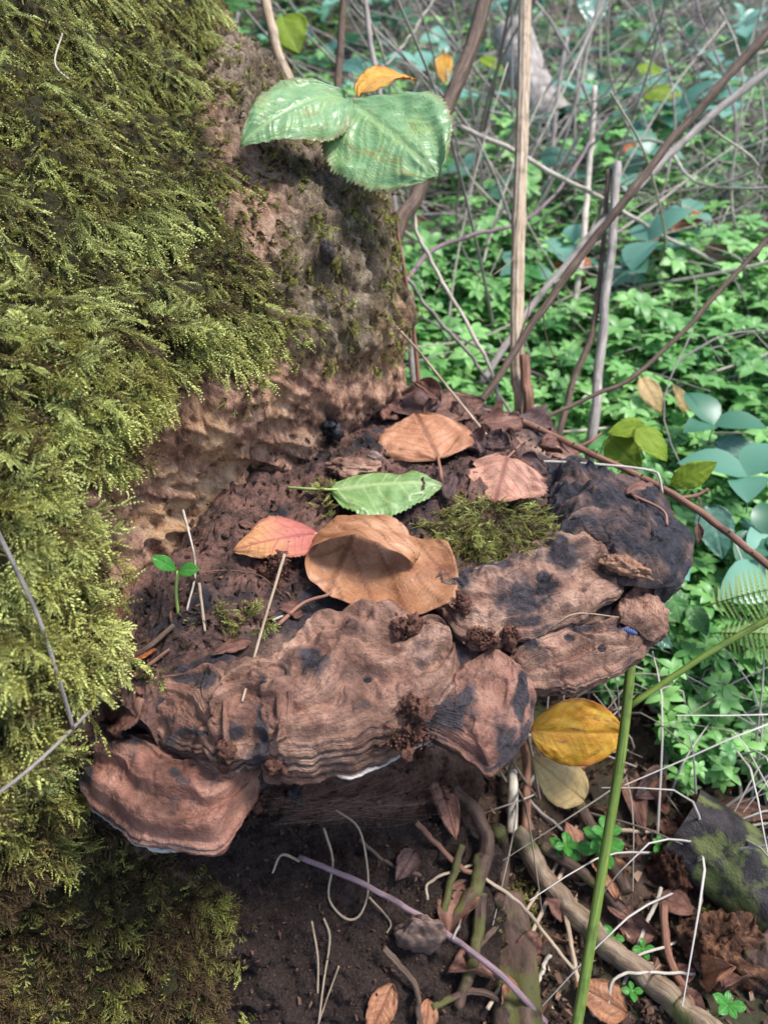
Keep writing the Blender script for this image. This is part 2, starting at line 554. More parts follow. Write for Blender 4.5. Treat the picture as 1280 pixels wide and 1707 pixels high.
# ================================================================== bracket fungus
FBASE = np.array([0.03, 0.45, 0.0])
fungus = link('bracket_fungus', None, label='large tiered brown bracket fungus growing from the mossy stump', cat='fungus')
fungus.location = FBASE
def fungus_mat():
    n = NT('fungus_crust')
    co = n.coord()
    st, sv, po, wet, rd = (n.attr(k) for k in ('stain', 'band', 'pore', 'wet', 'ruddy'))
    big = n.noise(co, 28, 5, .6)
    fine = n.noise(co, 600, 5, .7)
    mid = n.noise(co, 130, 5, .65)
    big = n.math('ADD', n.math('MULTIPLY', big, .62), n.math('MULTIPLY', n.noise(co, 75, 6, .7), .38))
    c = n.ramp(big, [(.36, lin((76, 54, 45))), (.45, lin((128, 95, 78))), (.53, lin((166, 127, 105))), (.64, lin((202, 163, 138)))])
    cr = n.ramp(big, [(.36, lin((100, 64, 52))), (.5, lin((154, 105, 87))), (.64, lin((188, 139, 118)))])
    c = n.mix(rd, c, cr)
    bands = n.noise(n.mapv(n.attr('bandv', 'Vector'), (.8, 1, 1)), 1.0, 3, .6)
    c = n.mix(n.math('MULTIPLY', n.math('MULTIPLY', n.mrange(bands, .5, .7), n.mrange(n.noise(co, 40, 3), .35, .6)), .7), c, lin((84, 60, 52)))
    c = n.mix(n.math('MULTIPLY', n.mrange(mid, .55, .75), .35), c, lin((84, 62, 56)))
    c = n.mix(n.math('MULTIPLY', n.mrange(fine, .54, .68), .6), c, lin((84, 60, 51)))
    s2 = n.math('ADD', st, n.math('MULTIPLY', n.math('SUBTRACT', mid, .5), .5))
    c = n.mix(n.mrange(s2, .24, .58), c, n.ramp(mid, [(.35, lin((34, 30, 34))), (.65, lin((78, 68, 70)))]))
    cw = n.ramp(mid, [(.35, lin((24, 23, 28))), (.65, lin((60, 55, 62)))])
    c = n.mix(wet, c, cw)
    c = n.mix(po, c, lin((216, 208, 200)))
    n.bump(n.math('ADD', n.math('MULTIPLY', bands, 1.1), n.math('ADD', fine, n.math('MULTIPLY', mid, 1.3))), .0026, 1.0)
    return n.out(c, n.math('SUBTRACT', n.mrange(s2, .2, .9, .78, .58), n.math('MULTIPLY', wet, .26)), .4)
M_fungus = fungus_mat()
LOBES = {}
def lobe(name, back, rim, thick=.015, dome=.006, bands=3, band_amp=.0012, knob=.0022, knob_scale=70, layers=3, seed=1, ruddy=0.0, wetness=0.0,
         stains=(), bumps=(), holes=(), pore=(0, 0), pore_w=0.0, nT=260, nS=150, undercut=.35, taper=True, stain0=0.0, steps=0, fine=22, rimwav=.003):
    """one shelf: a ruled top from back to rim that carries growth bands, a layered edge and an underside"""
    B = arclen([onz(*p) for p in back], nT)
    R = arclen([onz(*p) for p in rim], nT)
    tt = np.linspace(0, 1, nT)
    out = R - B
    out[:, 2] = 0
    ln = np.linalg.norm(out, axis=1)
    ker = np.ones(25) / 25
    out = np.stack([np.convolve(np.pad(out[:, k], 12, 'edge'), ker, 'valid') for k in range(3)], 1)
    tng = np.gradient(R, axis=0)
    nrm = np.stack([tng[:, 1], -tng[:, 0], np.zeros(nT)], 1)
    nrm *= np.sign((nrm * out).sum(1))[:, None]
    nrm /= np.linalg.norm(nrm, axis=1)[:, None] + 1e-9
    o_ = out / (np.linalg.norm(out, axis=1)[:, None] + 1e-9)
    out = nrm * .6 + o_ * .4
    out /= np.linalg.norm(out, axis=1)[:, None] + 1e-9
    wav = vnoise(np.stack([tt * 9, tt * 0, tt * 0], 1), 1, seed) * rimwav
    R = R + out * wav[:, None]
    s = np.concatenate([np.linspace(0, 1, nS) ** .85])
    W = B[:, None] * (1 - s)[None, :, None] + R[:, None] * s[None, :, None]
    edge = np.minimum(1, np.minimum(tt, 1 - tt) / .10) ** .5 if taper else np.ones(nT)
    prof = np.sin(np.clip(s, 0, 1) * np.pi * .5)
    domez = dome * (1 - s ** 3.0) * sstep(0, .45, s) - .012 * sstep(.14, 0, s) + .0022 * np.exp(-((s - .90) / .07) ** 2) - .0018 * sstep(.95, 1, s)
    W[..., 2] += domez[None] * edge[:, None]
    # growth bands follow the rim, warped
    q2 = W.copy()
    warp = fbm(q2, 38, 3, seed + 5)
    sw = s[None] + .10 * warp * np.minimum(1, (1 - s) * 4)[None] + .05 * vnoise(q2, 14, seed + 2)
    bz = band_amp * np.sin(sw * bands * 2 * np.pi) * (.35 + .65 * s[None] ** 1.5)
    if steps:
        f = sw * steps
        f = f + .35 * vnoise(W, 22, seed + 91)
        fr = f - np.floor(f)
        bz = bz + .0064 * (sstep(0, .8, fr) - sstep(.86, 1, fr) ) * sstep(.1, .4, s)[None]
    bmask = sstep(-.15, .45, vnoise(W, 42, seed + 71)) * sstep(.1, .6, s)[None]
    bz = bz * (.45 + .8 * sstep(-.3, .5, vnoise(W, 24, seed + 73)))
    bz += .00036 * np.sin(sw * fine * 2 * np.pi + warp * 5 + 2 * vnoise(W, 90, seed + 74)) * bmask
    kn = 1.5 * knob * fbm(W, knob_scale, 3, seed + 11) * (1.25 - 1.0 * s[None] ** 1.3) + .0022 * fbm(W, 24, 2, seed + 81)
    rad_ = np.stack([np.repeat(tt[:, None] * ln.mean() * 0 + np.linspace(0, 1, nT)[:, None] * 7, nS, 1), np.repeat(s[None] * 1.3, nT, 0), np.full((nT, nS), seed * 1.1)], -1)
    kn += (.0022 * vnoise(rad_ + .25 * fbm(W, 40, 2, seed + 99)[..., None], 1.0, seed + 92) - .0024 * sstep(.72, .95, ridged(rad_, .6, 1, seed + 93))) * (knob > .0014) * sstep(0, .3, s)[None]
    kn += -.0016 * sstep(.55, .8, ridged(W * np.array([1, 1, .5]), 34, 2, seed + 83)) * (knob > .0012)
    blob = sstep(.12, .5, vnoise(W, knob_scale * 1.5, seed + 85)) * sstep(-.2, .3, vnoise(W, 26, seed + 86))
    kn += knob * 1.1 * blob * (1 - .7 * s[None])
    kn += knob * .55 * np.maximum(0, ridged(W, knob_scale * .6, 2, seed + 15)) * (1 - .8 * s[None])
    kn += .0009 * ridged(W, 150, 3, seed + 95) * (.4 + .6 * sstep(-.2, .4, vnoise(W, 30, seed + 96))) + .0004 * fbm(W, 420, 2, seed + 97)
    kn -= .0022 * sstep(.5, .72, vnoise(W, 85, seed + 98)) * (knob > .0012)
    W[..., 2] += (bz + kn) * np.minimum(1, edge * 1.2)[:, None]
    px, py = topix(W)
    stain = np.full(px.shape, stain0) + .42 * fbm(W, 34, 4, seed + 21)
    for (cx, cy, r, h) in bumps:
        W[..., 2] += h * np.exp(-((px - cx) ** 2 + (1.6 * (py - cy)) ** 2) / r ** 2)
    wx_, wy_ = 14 * fbm(W, 60, 3, seed + 26), 9 * fbm(W, 60, 3, seed + 27)
    for (cx, cy, rx, ry, k) in stains:
        rx, ry = rx * 1.15, ry * 1.15
        stain = np.maximum(stain, k * np.exp(-((((px + wx_ - cx) / rx) ** 2 + ((py + wy_ - cy) / ry) ** 2) ** 1.2)) * (1 + .5 * fbm(W, 80, 3, seed + 25)))
    for (cx, cy, r, h) in holes:
        g = np.exp(-(((px - cx) ** 2 + (1.5 * (py - cy)) ** 2) / r ** 2) ** 2)
        W[..., 2] -= h * g
        stain = np.maximum(stain, .9 * g)  # pits coloured darker than the crust around them
    # edge: layered face, lip and underside
    nE = 44 if layers > 0 else 20
    e = np.linspace(0, 1, nE)[1:]
    th = thick * (.25 + .75 * edge) * (1 + .3 * vnoise(np.stack([tt * 6, tt * 0 + seed, tt * 0], 1), 1, seed + 3))
    lay = np.abs(np.sin(np.pi * (e[None] * layers + .9 * vnoise(np.stack([np.repeat(tt[:, None] * 4, len(e), 1), np.repeat(e[None] * 3, nT, 0), np.zeros((nT, len(e)))], -1), 1, seed + 7)))) ** .6
    bul = np.sqrt(np.clip(1 - (1 - np.minimum(e * 3.0, 1)) ** 2, 0, 1)) * .0045 - e ** 1.5 * thick * undercut
    off = (bul[None] + (lay - .6) * .0026 * (.55 + .6 * vnoise(np.stack([np.repeat(tt[:, None] * 7, len(e), 1), np.repeat(e[None] * 4, nT, 0), np.full((nT, len(e)), 3.3)], -1), 1, seed + 8))) * edge[:, None]
    E = W[:, -1:, :] + out[:, None] * off[..., None]
    E[..., 2] = W[:, -1, 2][:, None] - th[:, None] * e[None]
    E += out[:, None] * (.0012 * fbm(E, 120, 3, seed + 33))[..., None]
    nU = 24
    u = np.linspace(0, 1, nU)[1:]
    Uu = E[:, -1:, :] * (1 - u)[None, :, None] + (W[:, nS // 3][:, None] + np.array([0, 0, -1]) * (th * 1.2 + dome + .012)[:, None, None]) * u[None, :, None]
    G = np.concatenate([W, E, Uu], 1)
    nv = G.shape[1]
    band = np.concatenate([np.broadcast_to(sw, (nT, nS)), 1 + np.broadcast_to(e * .6, (nT, len(e))), np.full((nT, nU - 1), 2.0)], 1)
    bv = np.stack([np.concatenate([sw * fine * 1.1, fine * (1.1 + np.broadcast_to(e * layers * .5, (nT, len(e)))), np.full((nT, nU - 1), 50.0)], 1),
                   np.repeat(tt[:, None] * 5, nv, 1), np.full((nT, nv), seed * 3.7)], -1)
    darkE = np.repeat(stain[:, -1:], len(e), 1) * .6 + .5 * (1 - lay) + .10  # darker in the grooves between the edge layers
    stain = np.concatenate([stain, darkE, np.full((nT, nU - 1), .75)], 1)  # underside gets one even dark value
    po = np.zeros((nT, nv))
    if pore_w:
        inr = sstep(pore[0], pore[0] + .03, tt) * sstep(pore[1], pore[1] - .03, tt)
        k0 = nS + len(e)
        po[:, k0 - int(pore_w * len(e)):k0 + 6] = inr[:, None]
        stain *= 1 - po
        # white pore layer stands a little proud of the crust
        G[:, k0 - int(pore_w * len(e)):k0 + 3] += out[:, None] * .0016 * inr[:, None, None]
    wet = np.clip(wetness + (wetness > 0) * .5 * fbm(G, 50, 3, seed + 41), 0, 1)
    rd = np.clip(ruddy + (ruddy > 0) * .3 * fbm(G, 40, 2, seed + 43), 0, 1)
    F = grid_quads(nT, nv)
    if ((np.cross(G[nT // 2 + 1, nS // 2] - G[nT // 2, nS // 2], G[nT // 2, nS // 2 + 1] - G[nT // 2, nS // 2]))[2]) < 0:
        F = F[:, ::-1]
    v = G.reshape(-1, 3)
    me = make_mesh(name, v - FBASE, F, True, dict(stain=stain.ravel(), band=band.ravel(), pore=po.ravel(), wet=np.broadcast_to(wet, (nT, nv)).ravel(),
                    ruddy=np.broadcast_to(rd, (nT, nv)).ravel(), bandv=bv.reshape(-1, 3)))
    o = link(name, me, M_fungus, fungus)
    solid(v, F)
    return o
Zs = lambda pts, z0, z1=None: [(p[0], p[1], p[2] if len(p) > 2 else (z0 if z1 is None else z0 + (z1 - z0) * i / (len(pts) - 1))) for i, p in enumerate(pts)]
# dark body between the shelves
lobe('cap_body', Zs([(150, 1160), (225, 960), (330, 860), (450, 770), (560, 720), (650, 672), (760, 660)], .004),
     Zs([(205, 1185), (300, 1200), (430, 1200), (520, 1190), (640, 1180), (730, 1160), (850, 1110), (1000, 1050), (1070, 985), (1100, 900), (1050, 812), (950, 748), (850, 690)], -.014),
     thick=.034, dome=.006, bands=3, knob=.0048, knob_scale=60, layers=3, seed=3, stain0=.45, wetness=.35, nT=320, nS=190)
o = lobe('lower_shelf', Zs([(150, 1178), (180, 1188), (215, 1204), (262, 1222), (305, 1240), (350, 1250), (405, 1255), (455, 1262)], -.034),
     Zs([(130, 1196), (122, 1232), (134, 1292), (165, 1340), (215, 1374), (270, 1394), (325, 1404), (362, 1402), (386, 1375), (408, 1335), (440, 1285), (458, 1266)], -.056),
     thick=.013, dome=.010, bands=1.5, band_amp=.0005, knob=.0016, knob_scale=45, layers=1, seed=8, ruddy=.85, steps=3, fine=10, nT=300, nS=170,
     stains=[(190, 1215, 70, 40, .75), (430, 1265, 50, 22, .7), (140, 1280, 14, 30, .9), (330, 1235, 60, 14, .8), (300, 1300, 18, 10, .55)],
     bumps=[(320, 1290, 40, .004), (255, 1265, 45, .003)], pore=(.12, .62), pore_w=.26)
o['label'] = 'smooth reddish lower shelf with a white pore edge'
lobe('banded_shelf', Zs([(252, 1152), (290, 1114), (330, 1100), (380, 1088), (400, 1120), (395, 1180), (372, 1236)], .002),
     Zs([(246, 1164), (250, 1186), (272, 1212), (300, 1230), (330, 1243), (355, 1250), (376, 1246)], -.018),
     thick=.019, dome=.008, bands=3, band_amp=.0016, knob=.0026, knob_scale=62, layers=4, seed=12, ruddy=.25, steps=3, undercut=.1,
     stains=[(330, 1135, 34, 12, .9), (310, 1222, 50, 9, .6), (268, 1195, 26, 8, .5)], bumps=[(290, 1160, 30, .004), (350, 1180, 26, .004)])
lobe('ribbed_shelf', Zs([(352, 1190), (375, 1110), (400, 1084), (450, 1076), (500, 1090), (490, 1180), (460, 1236)], .008),
     Zs([(350, 1215), (352, 1236), (368, 1250), (400, 1253), (430, 1251), (455, 1246), (468, 1238)], -.013),
     thick=.018, dome=.009, bands=3, band_amp=.0016, knob=.0026, knob_scale=62, layers=3, seed=14, ruddy=.3, steps=3, undercut=.1,
     stains=[(395, 1222, 12, 14, .8), (440, 1190, 12, 60, .85), (480, 1110, 24, 16, .7), (440, 1245, 30, 8, .6)], bumps=[(420, 1120, 30, .005), (390, 1180, 20, .003)])
lobe('central_shelf', Zs([(432, 1160), (440, 1112), (490, 1050), (525, 1012), (590, 1002), (660, 1004), (715, 1018), (742, 1056)], .010),
     Zs([(434, 1180), (440, 1228), (468, 1240), (520, 1236), (580, 1218), (630, 1200), (685, 1182), (730, 1162), (756, 1120), (760, 1080)], -.008),
     thick=.036, dome=.009, bands=2.5, band_amp=.0012, knob=.0046, knob_scale=58, layers=4, seed=17, ruddy=.12, undercut=.0, steps=3,
     stains=[(520, 1105, 30, 22, .7), (600, 1130, 40, 18, .45), (690, 1055, 34, 16, .7), (610, 1180, 16, 8, .4), (700, 1090, 30, 30, .5), (655, 1240, 40, 14, .6)],
     bumps=[(545, 1030, 18, .006), (585, 1040, 16, .006), (640, 1030, 20, .004), (500, 1090, 24, .004), (600, 1075, 24, .004), (560, 1150, 34, .003), (660, 1120, 36, .004)],
     holes=[(612, 1133, 8, .003), (672, 1048, 10, .004)], pore=(.35, .8), pore_w=.07)
lobe('tilted_shelf', [(700, 1190, -.02), (708, 1166, -.014), (724, 1140, -.010), (745, 1112, -.008), (780, 1086, -.008), (820, 1078, -.008)],
     [(704, 1210, -.024), (752, 1236, -.034), (798, 1264, -.040), (820, 1276, -.040), (854, 1240, -.034), (880, 1186, -.026), (880, 1136, -.018), (850, 1096, -.010)],
     thick=.011, dome=.007, bands=3, band_amp=.0008, knob=.0013, knob_scale=80, layers=1, seed=23, ruddy=.7, nT=200, nS=110, undercut=.5, rimwav=.001,
     stains=[(740, 1190, 45, 36, .8), (845, 1235, 26, 50, .55), (780, 1160, 16, 20, .6), (872, 1180, 12, 60, 1.0)], bumps=[(815, 1130, 24, .003)])
lobe('upper_right_shelf', Zs([(712, 972), (736, 950), (790, 934), (840, 914), (880, 896), (930, 886), (985, 896), (1008, 930)], .016, .012),
     Zs([(714, 996), (742, 1026), (760, 1052), (800, 1062), (880, 1048), (950, 1024), (1000, 1008), (1024, 985), (1018, 962), (1010, 945)], .002),
     thick=.014, dome=.008, bands=3, band_amp=.0010, knob=.0034, knob_scale=64, layers=3, seed=29, ruddy=.05, steps=3,
     stains=[(880, 990, 45, 34, .85), (830, 985, 20, 30, .6), (760, 965, 40, 20, .5), (940, 925, 60, 30, .6), (800, 935, 70, 18, .8), (870, 1035, 50, 14, .5)],
     bumps=[(925, 905, 26, .007), (815, 955, 18, .006), (770, 970, 16, .005), (975, 990, 40, .004), (800, 1010, 26, .003), (900, 955, 30, .004), (870, 1000, 12, .003)],
     holes=[(905, 965, 14, .004), (858, 1002, 9, .003)])
lobe('lower_right_shelf', Zs([(842, 1104), (856, 1070), (900, 1046), (955, 1040), (1000, 1034), (1040, 1030)], -.012),
     Zs([(850, 1124), (880, 1142), (950, 1134), (1030, 1107), (1072, 1080), (1082, 1062), (1062, 1040)], -.026),
     thick=.012, dome=.009, bands=4, band_amp=.0008, knob=.0016, knob_scale=60, layers=2, seed=37, ruddy=.2, steps=3, fine=26, nT=240, nS=120, undercut=.2,
     stains=[(890, 1075, 30, 22, .75), (950, 1045, 60, 10, .6), (1030, 1050, 30, 12, .4)], bumps=[(930, 1065, 26, .003), (1000, 1068, 24, .003)],
     holes=[(948, 1064, 10, .003), (1003, 1082, 8, .002)])
lobe('edge_shelf', Zs([(1030, 1036), (1018, 1012), (1030, 990), (1052, 974)], -.006),
     Zs([(1066, 1054), (1096, 1048), (1108, 1030), (1106, 1008), (1090, 984), (1074, 972)], -.016),
     thick=.014, dome=.006, bands=3, knob=.002, knob_scale=80, layers=2, seed=43, ruddy=.35, nT=140, nS=80)
lobe('black_shelf', Zs([(1042, 976), (1000, 948), (968, 925), (930, 890), (918, 850), (918, 818), (925, 785), (935, 765)], .010),
     Zs([(1092, 980), (1128, 970), (1140, 940), (1148, 905), (1138, 872), (1110, 846), (1092, 815), (1052, 798), (1008, 792), (985, 774), (955, 762)], -.004),
     thick=.022, dome=.012, bands=3, knob=.0056, knob_scale=66, layers=3, seed=51, wetness=.95, nT=240, nS=130, fine=12,
     bumps=[(1080, 930, 30, .005), (960, 850, 30, .005), (1000, 820, 26, .005), (1040, 890, 40, .005), (1120, 900, 24, .004)])
lobe('fan_shelf', Zs([(1000, 942), (1008, 928), (1024, 920), (1050, 918)], .018), Zs([(1010, 958), (1040, 958), (1066, 944), (1072, 930), (1062, 920)], .008),
     thick=.006, dome=.006, bands=3, knob=.001, layers=1, seed=57, stain0=.2, nT=90, nS=60)
lobe('dusky_shelf', Zs([(930, 885), (935, 862), (965, 846), (1020, 842), (1060, 850)], .022), Zs([(960, 905), (1010, 912), (1060, 905), (1086, 890), (1088, 868), (1072, 852)], .010),
     thick=.007, dome=.008, bands=3, knob=.002, layers=1, seed=61, wetness=.8, nT=140, nS=80)
# soil that has gathered between the stump and the shelf
B = arclen([onz(*p) for p in Zs([(190, 1140), (215, 1010), (250, 950), (330, 860), (430, 775), (540, 715), (640, 668), (720, 640), (790, 660)], .018)], 320)
R = arclen([onz(*p) for p in Zs([(260, 1190), (310, 1120), (410, 1085), (505, 1040), (600, 1010), (725, 985), (800, 945), (930, 880), (950, 790), (900, 710)], .004)], 320)
s = np.linspace(0, 1, 200)
W = B[:, None] * (1 - s)[None, :, None] + R[:, None] * s[None, :, None]
tt = np.linspace(0, 1, 320)
W[..., 2] += .004 * np.sin(s * np.pi)[None] + .010 * fbm(W, 22, 3, 5) + .0045 * ridged(W, 110, 3, 15) * .6 + .0016 * fbm(W, 330, 3, 6)
W[..., 2] -= (.03 * sstep(.62, 1, s)[None] + .03 * sstep(.08, 0, tt)[:, None] + .04 * sstep(.84, 1, tt)[:, None])
n = NT('crumbly_humus')
co = n.coord()
fine = n.noise(co, 330, 6, .75)
c = n.ramp(fine, [(.3, lin((26, 21, 20))), (.5, lin((62, 46, 41))), (.7, lin((104, 78, 68)))])
c = n.mix(n.mrange(n.noise(co, 30, 4), .40, .54), c, n.ramp(fine, [(.3, lin((70, 48, 42))), (.7, lin((146, 108, 94)))]))
c = n.mix(n.mrange(n.noise(co, 17, 3, .5), .56, .66), c, lin((40, 38, 42)))
n.bump(fine, .003)
M_humus = n.out(c, n.mrange(n.noise(co, 60), .4, .6, .5, .9), .3)
F = grid_quads(320, 200)
link('soil_ledge', make_mesh('soil_ledge', W.reshape(-1, 3), F[:, ::-1]), M_humus, label='dark crumbly soil lying between the stump and the fungus shelf', cat='soil', kind='stuff')
solid(W.reshape(-1, 3), F)
build_bvh()
# ================================================================== moss
def frame_euler(Xd, Nd):
    """euler angles of frames whose x axis is Xd and z axis close to Nd (n,3)"""
    Xd = Xd / (np.linalg.norm(Xd, axis=1)[:, None] + 1e-9)
    Yd = np.cross(Nd, Xd)
    Yd /= np.linalg.norm(Yd, axis=1)[:, None] + 1e-9
    Zd = np.cross(Xd, Yd)
    return np.stack([np.arctan2(Yd[:, 2], Zd[:, 2]), np.arcsin(np.clip(-Xd[:, 2], -1, 1)), np.arctan2(Xd[:, 1], Xd[:, 0])], 1)
def gn_tree(name, protos):
    ng = bpy.data.node_groups.new(name, 'GeometryNodeTree')
    ng.interface.new_socket('Geometry', in_out='INPUT', socket_type='NodeSocketGeometry')
    ng.interface.new_socket('Geometry', in_out='OUTPUT', socket_type='NodeSocketGeometry')
    N, L = ng.nodes, ng.links
    gi, go = N.new('NodeGroupInput'), N.new('NodeGroupOutput')
    jn = N.new('GeometryNodeJoinGeometry')
    for p in protos:
        oi = N.new('GeometryNodeObjectInfo')
        oi.inputs['Object'].default_value = p
        oi.inputs['As Instance'].default_value = True
        L.new(oi.outputs['Geometry'], jn.inputs[0])
    ip = N.new('GeometryNodeInstanceOnPoints')
    L.new(gi.outputs[0], ip.inputs['Points'])
    L.new(jn.outputs[0], ip.inputs['Instance'])
    ip.inputs['Pick Instance'].default_value = True
    def named(nm, typ):
        a = N.new('GeometryNodeInputNamedAttribute')
        a.data_type = typ
        a.inputs[0].default_value = nm
        return a.outputs[0]
    L.new(named('pick', 'INT'), ip.inputs['Instance Index'])
    e = N.new('FunctionNodeEulerToRotation')
    L.new(named('rot', 'FLOAT_VECTOR'), e.inputs[0])
    L.new(e.outputs[0], ip.inputs['Rotation'])
    L.new(named('scl', 'FLOAT'), ip.inputs['Scale'])
    L.new(ip.outputs[0], go.inputs[0])
    return ng
def scatter(name, protos, pts, rot, scl, tint, parent=None, base=(0, 0, 0), **kw):
    """one stuff object: prototypes set out on points"""
    me = bpy.data.meshes.new(name)
    pts = np.asarray(pts, dtype=np.float32) - np.asarray(base, dtype=np.float32)
    k = len(pts)
    me.vertices.add(k)
    me.vertices.foreach_set('co', pts.ravel())
    a = me.attributes.new('rot', 'FLOAT_VECTOR', 'POINT'); a.data.foreach_set('vector', np.asarray(rot, dtype=np.float32).ravel())
    a = me.attributes.new('scl', 'FLOAT', 'POINT'); a.data.foreach_set('value', np.asarray(scl, dtype=np.float32))
    a = me.attributes.new('tint', 'FLOAT', 'POINT'); a.data.foreach_set('value', np.asarray(tint, dtype=np.float32))
    a = me.attributes.new('pick', 'INT', 'POINT'); a.data.foreach_set('value', rng.integers(0, len(protos), k).astype(np.int32))
    o = link(name, me, None, parent, kind='stuff', **kw)
    md = o.modifiers.new('scatter', 'NODES')
    md.node_group = gn_tree(name, protos)
    return o
def proto(name, me, mat):
    o = bpy.data.objects.new(name, me)
    me.materials.append(mat)
    return o
def moss_mat():
    n = NT('moss_leaf')
    tip = n.attr('tip')
    ti = n.attr('tint', 'Fac', 'INSTANCER')
    co = n.coord()
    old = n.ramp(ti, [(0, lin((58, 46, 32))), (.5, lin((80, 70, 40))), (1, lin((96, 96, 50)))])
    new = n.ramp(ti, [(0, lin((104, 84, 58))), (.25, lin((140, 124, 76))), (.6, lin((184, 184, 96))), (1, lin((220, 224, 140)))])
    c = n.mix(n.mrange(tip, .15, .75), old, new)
    return n.out(c, .5, .35, trans=.28)
M_moss = moss_mat()
def moss_shoot(length, branches, leaf, seed, droop=.5, brlen=.35, dense=1.0):
    """a feathery shoot along +x: stem with small pointed leaves and side branches"""
    r = np.random.default_rng(seed)
    bag = Bag()
    def axis(p0, dirv, up, ln, t0, t1, dr, sc):
        k = max(6, int(ln / (leaf * .42) * dense))
        s_ = np.linspace(0, 1, k)
        side = np.cross(up, dirv)
        wob = (r.random() - .5) * .5
        pos = p0 + np.outer(s_ * ln, dirv) - np.outer(dr * ln * s_ ** 2, up) + np.outer(wob * ln * s_ ** 2, side)
        tan_ = np.gradient(pos, axis=0)
        tan_ /= np.linalg.norm(tan_, axis=1)[:, None]
        V, Fq, T = [], [], []
        for i in range(k):
            for m in range(3):
                a = i * 2.4 + m * 2.094 + r.random() * .4
                o_ = np.cos(a) * side + np.sin(a) * up * .8
                tp = t0 + (t1 - t0) * s_[i]
                L_ = leaf * sc * (.75 + .5 * r.random()) * (1 - .45 * s_[i])
                d_ = tan_[i] * .75 + o_ * .62
                d_ /= np.linalg.norm(d_)
                w_ = np.cross(d_, o_)
                w_ /= np.linalg.norm(w_) + 1e-9
                b = pos[i]
                j = len(V)
                V += [b, b + d_ * L_ * .45 + w_ * L_ * .25, b + d_ * L_, b + d_ * L_ * .45 - w_ * L_ * .25]
                Fq.append((j, j + 1, j + 2, j + 3))
                T += [tp, tp + .05, tp + .18, tp + .05]
        bag.add(np.array(V), np.array(Fq), tip=np.array(T))
        v_, f_, _ = tube(pos[::max(1, k // 5)], leaf * .07, 3, False)
        bag.add(v_, f_, tip=np.full(len(v_), t0 * .6))
        return pos, tan_
    up = np.array([0, 0, 1.0])
    pos, tg = axis(np.zeros(3), np.array([1.0, 0, 0]), up, length, .05, .9, droop, 1.0)
    for b in range(branches):
        f = .12 + .75 * (b + r.random() * .5) / branches
        i = int(f * (len(pos) - 1))
        sd = 1 if b % 2 else -1
        side = np.cross(up, tg[i]) * sd
        d_ = tg[i] * .75 + side * .7 + up * (r.random() - .4) * .4
        d_ /= np.linalg.norm(d_)
        axis(pos[i], d_, up, length * brlen * (1.1 - .6 * f) * (.7 + .6 * r.random()), f * .7, f * .5 + .5, droop * .6, .85)
    return bag.mesh('moss_shoot', False)
feather = [proto('moss_feather', moss_shoot(.022, 7, .0034, 100 + k, .35, .42, .85), M_moss) for k in range(5)]
strand = [proto('moss_strand', moss_shoot(.026, 4, .0026, 200 + k, .45, .34, .85), M_moss) for k in range(5)]
tuft = [proto('moss_tip', moss_shoot(.009, 3, .0021, 300 + k, .3, .5), M_moss) for k in range(4)]
def on_stump(mask, count, seed):
    """random places on the stump weighted by mask (NC x NR)"""
    r = np.random.default_rng(seed)
    area = np.linalg.norm(np.cross(np.gradient(SP0, axis=0), np.gradient(SP0, axis=1)), axis=-1)
    w = (mask * area).ravel()
    idx = r.choice(len(w), count, p=w / w.sum())
    jit = (r.random((count, 3)) - .5) * .003
    return SP.reshape(-1, 3)[idx] + jit, SN.reshape(-1, 3)[idx], spx.ravel()[idx], spy.ravel()[idx], r
inview = (spx > -330) & (spx < 760) & (spy > -330) & (spy < 1950) & (SN[..., 1] < .75)
DOWN = np.array([0, 0, -1.0])
# the front of the mat: feathery shoots below, long hanging strands above
low = mossm * inview * (sstep(480, 640, spy))
P_, N_, X_, Y_, r = on_stump(low * (.12 + sstep(-.3, .35, fbm(SP, 48, 2, 90))), 5200, 1)
dv = N_ * (.55 + .5 * r.random((len(P_), 1))) + DOWN * .55 + np.array([.45, -.1, 0]) + (r.random((len(P_), 3)) - .5) * 1.1
clump = fbm(P_, 55, 2, 77)
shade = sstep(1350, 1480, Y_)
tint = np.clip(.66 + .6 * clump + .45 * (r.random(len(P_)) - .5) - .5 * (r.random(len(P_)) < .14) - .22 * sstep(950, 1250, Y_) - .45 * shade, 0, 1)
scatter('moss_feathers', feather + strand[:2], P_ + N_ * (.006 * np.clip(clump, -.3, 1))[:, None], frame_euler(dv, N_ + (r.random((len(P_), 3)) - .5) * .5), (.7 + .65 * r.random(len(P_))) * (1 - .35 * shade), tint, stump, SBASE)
hi = mossm * inview * sstep(700, 520, spy)
P_, N_, X_, Y_, r = on_stump(hi * (.22 + sstep(-.3, .35, fbm(SP, 36, 2, 91))), 9000, 2)
side = fbm(P_, 26, 2, 78)
dv = N_ * (.35 + .4 * r.random((len(P_), 1))) + DOWN * .85 + np.stack([.35 * side + .22, -.2 * side, 0 * side], 1) + (r.random((len(P_), 3)) - .5) * .9
clump = fbm(P_, 45, 2, 79)
tint = np.clip(.78 + .6 * clump + .5 * (r.random(len(P_)) - .5) - .45 * (r.random(len(P_)) < .12) - .28 * sstep(260, 420, X_) + .12 * sstep(150, 0, Y_), 0, 1)
scatter('moss_strands', strand, P_ + N_ * (.006 * np.clip(clump, -.3, 1))[:, None], frame_euler(dv, N_ + (r.random((len(P_), 3)) - .5) * .4), .75 + .75 * r.random(len(P_)), tint, stump, SBASE)
th = np.clip(thin * .9 + .35 * sstep(60, 0, msd) * (mossm < .5) + .6 * mossm + .16 * bark * sstep(-.1, .4, fbm(SP, 70, 2, 94)), 0, 1) * inview
P_, N_, X_, Y_, r = on_stump(th, 12000, 3)
dv = N_ * .8 + DOWN * .5 + (r.random((len(P_), 3)) - .5) * 1.4
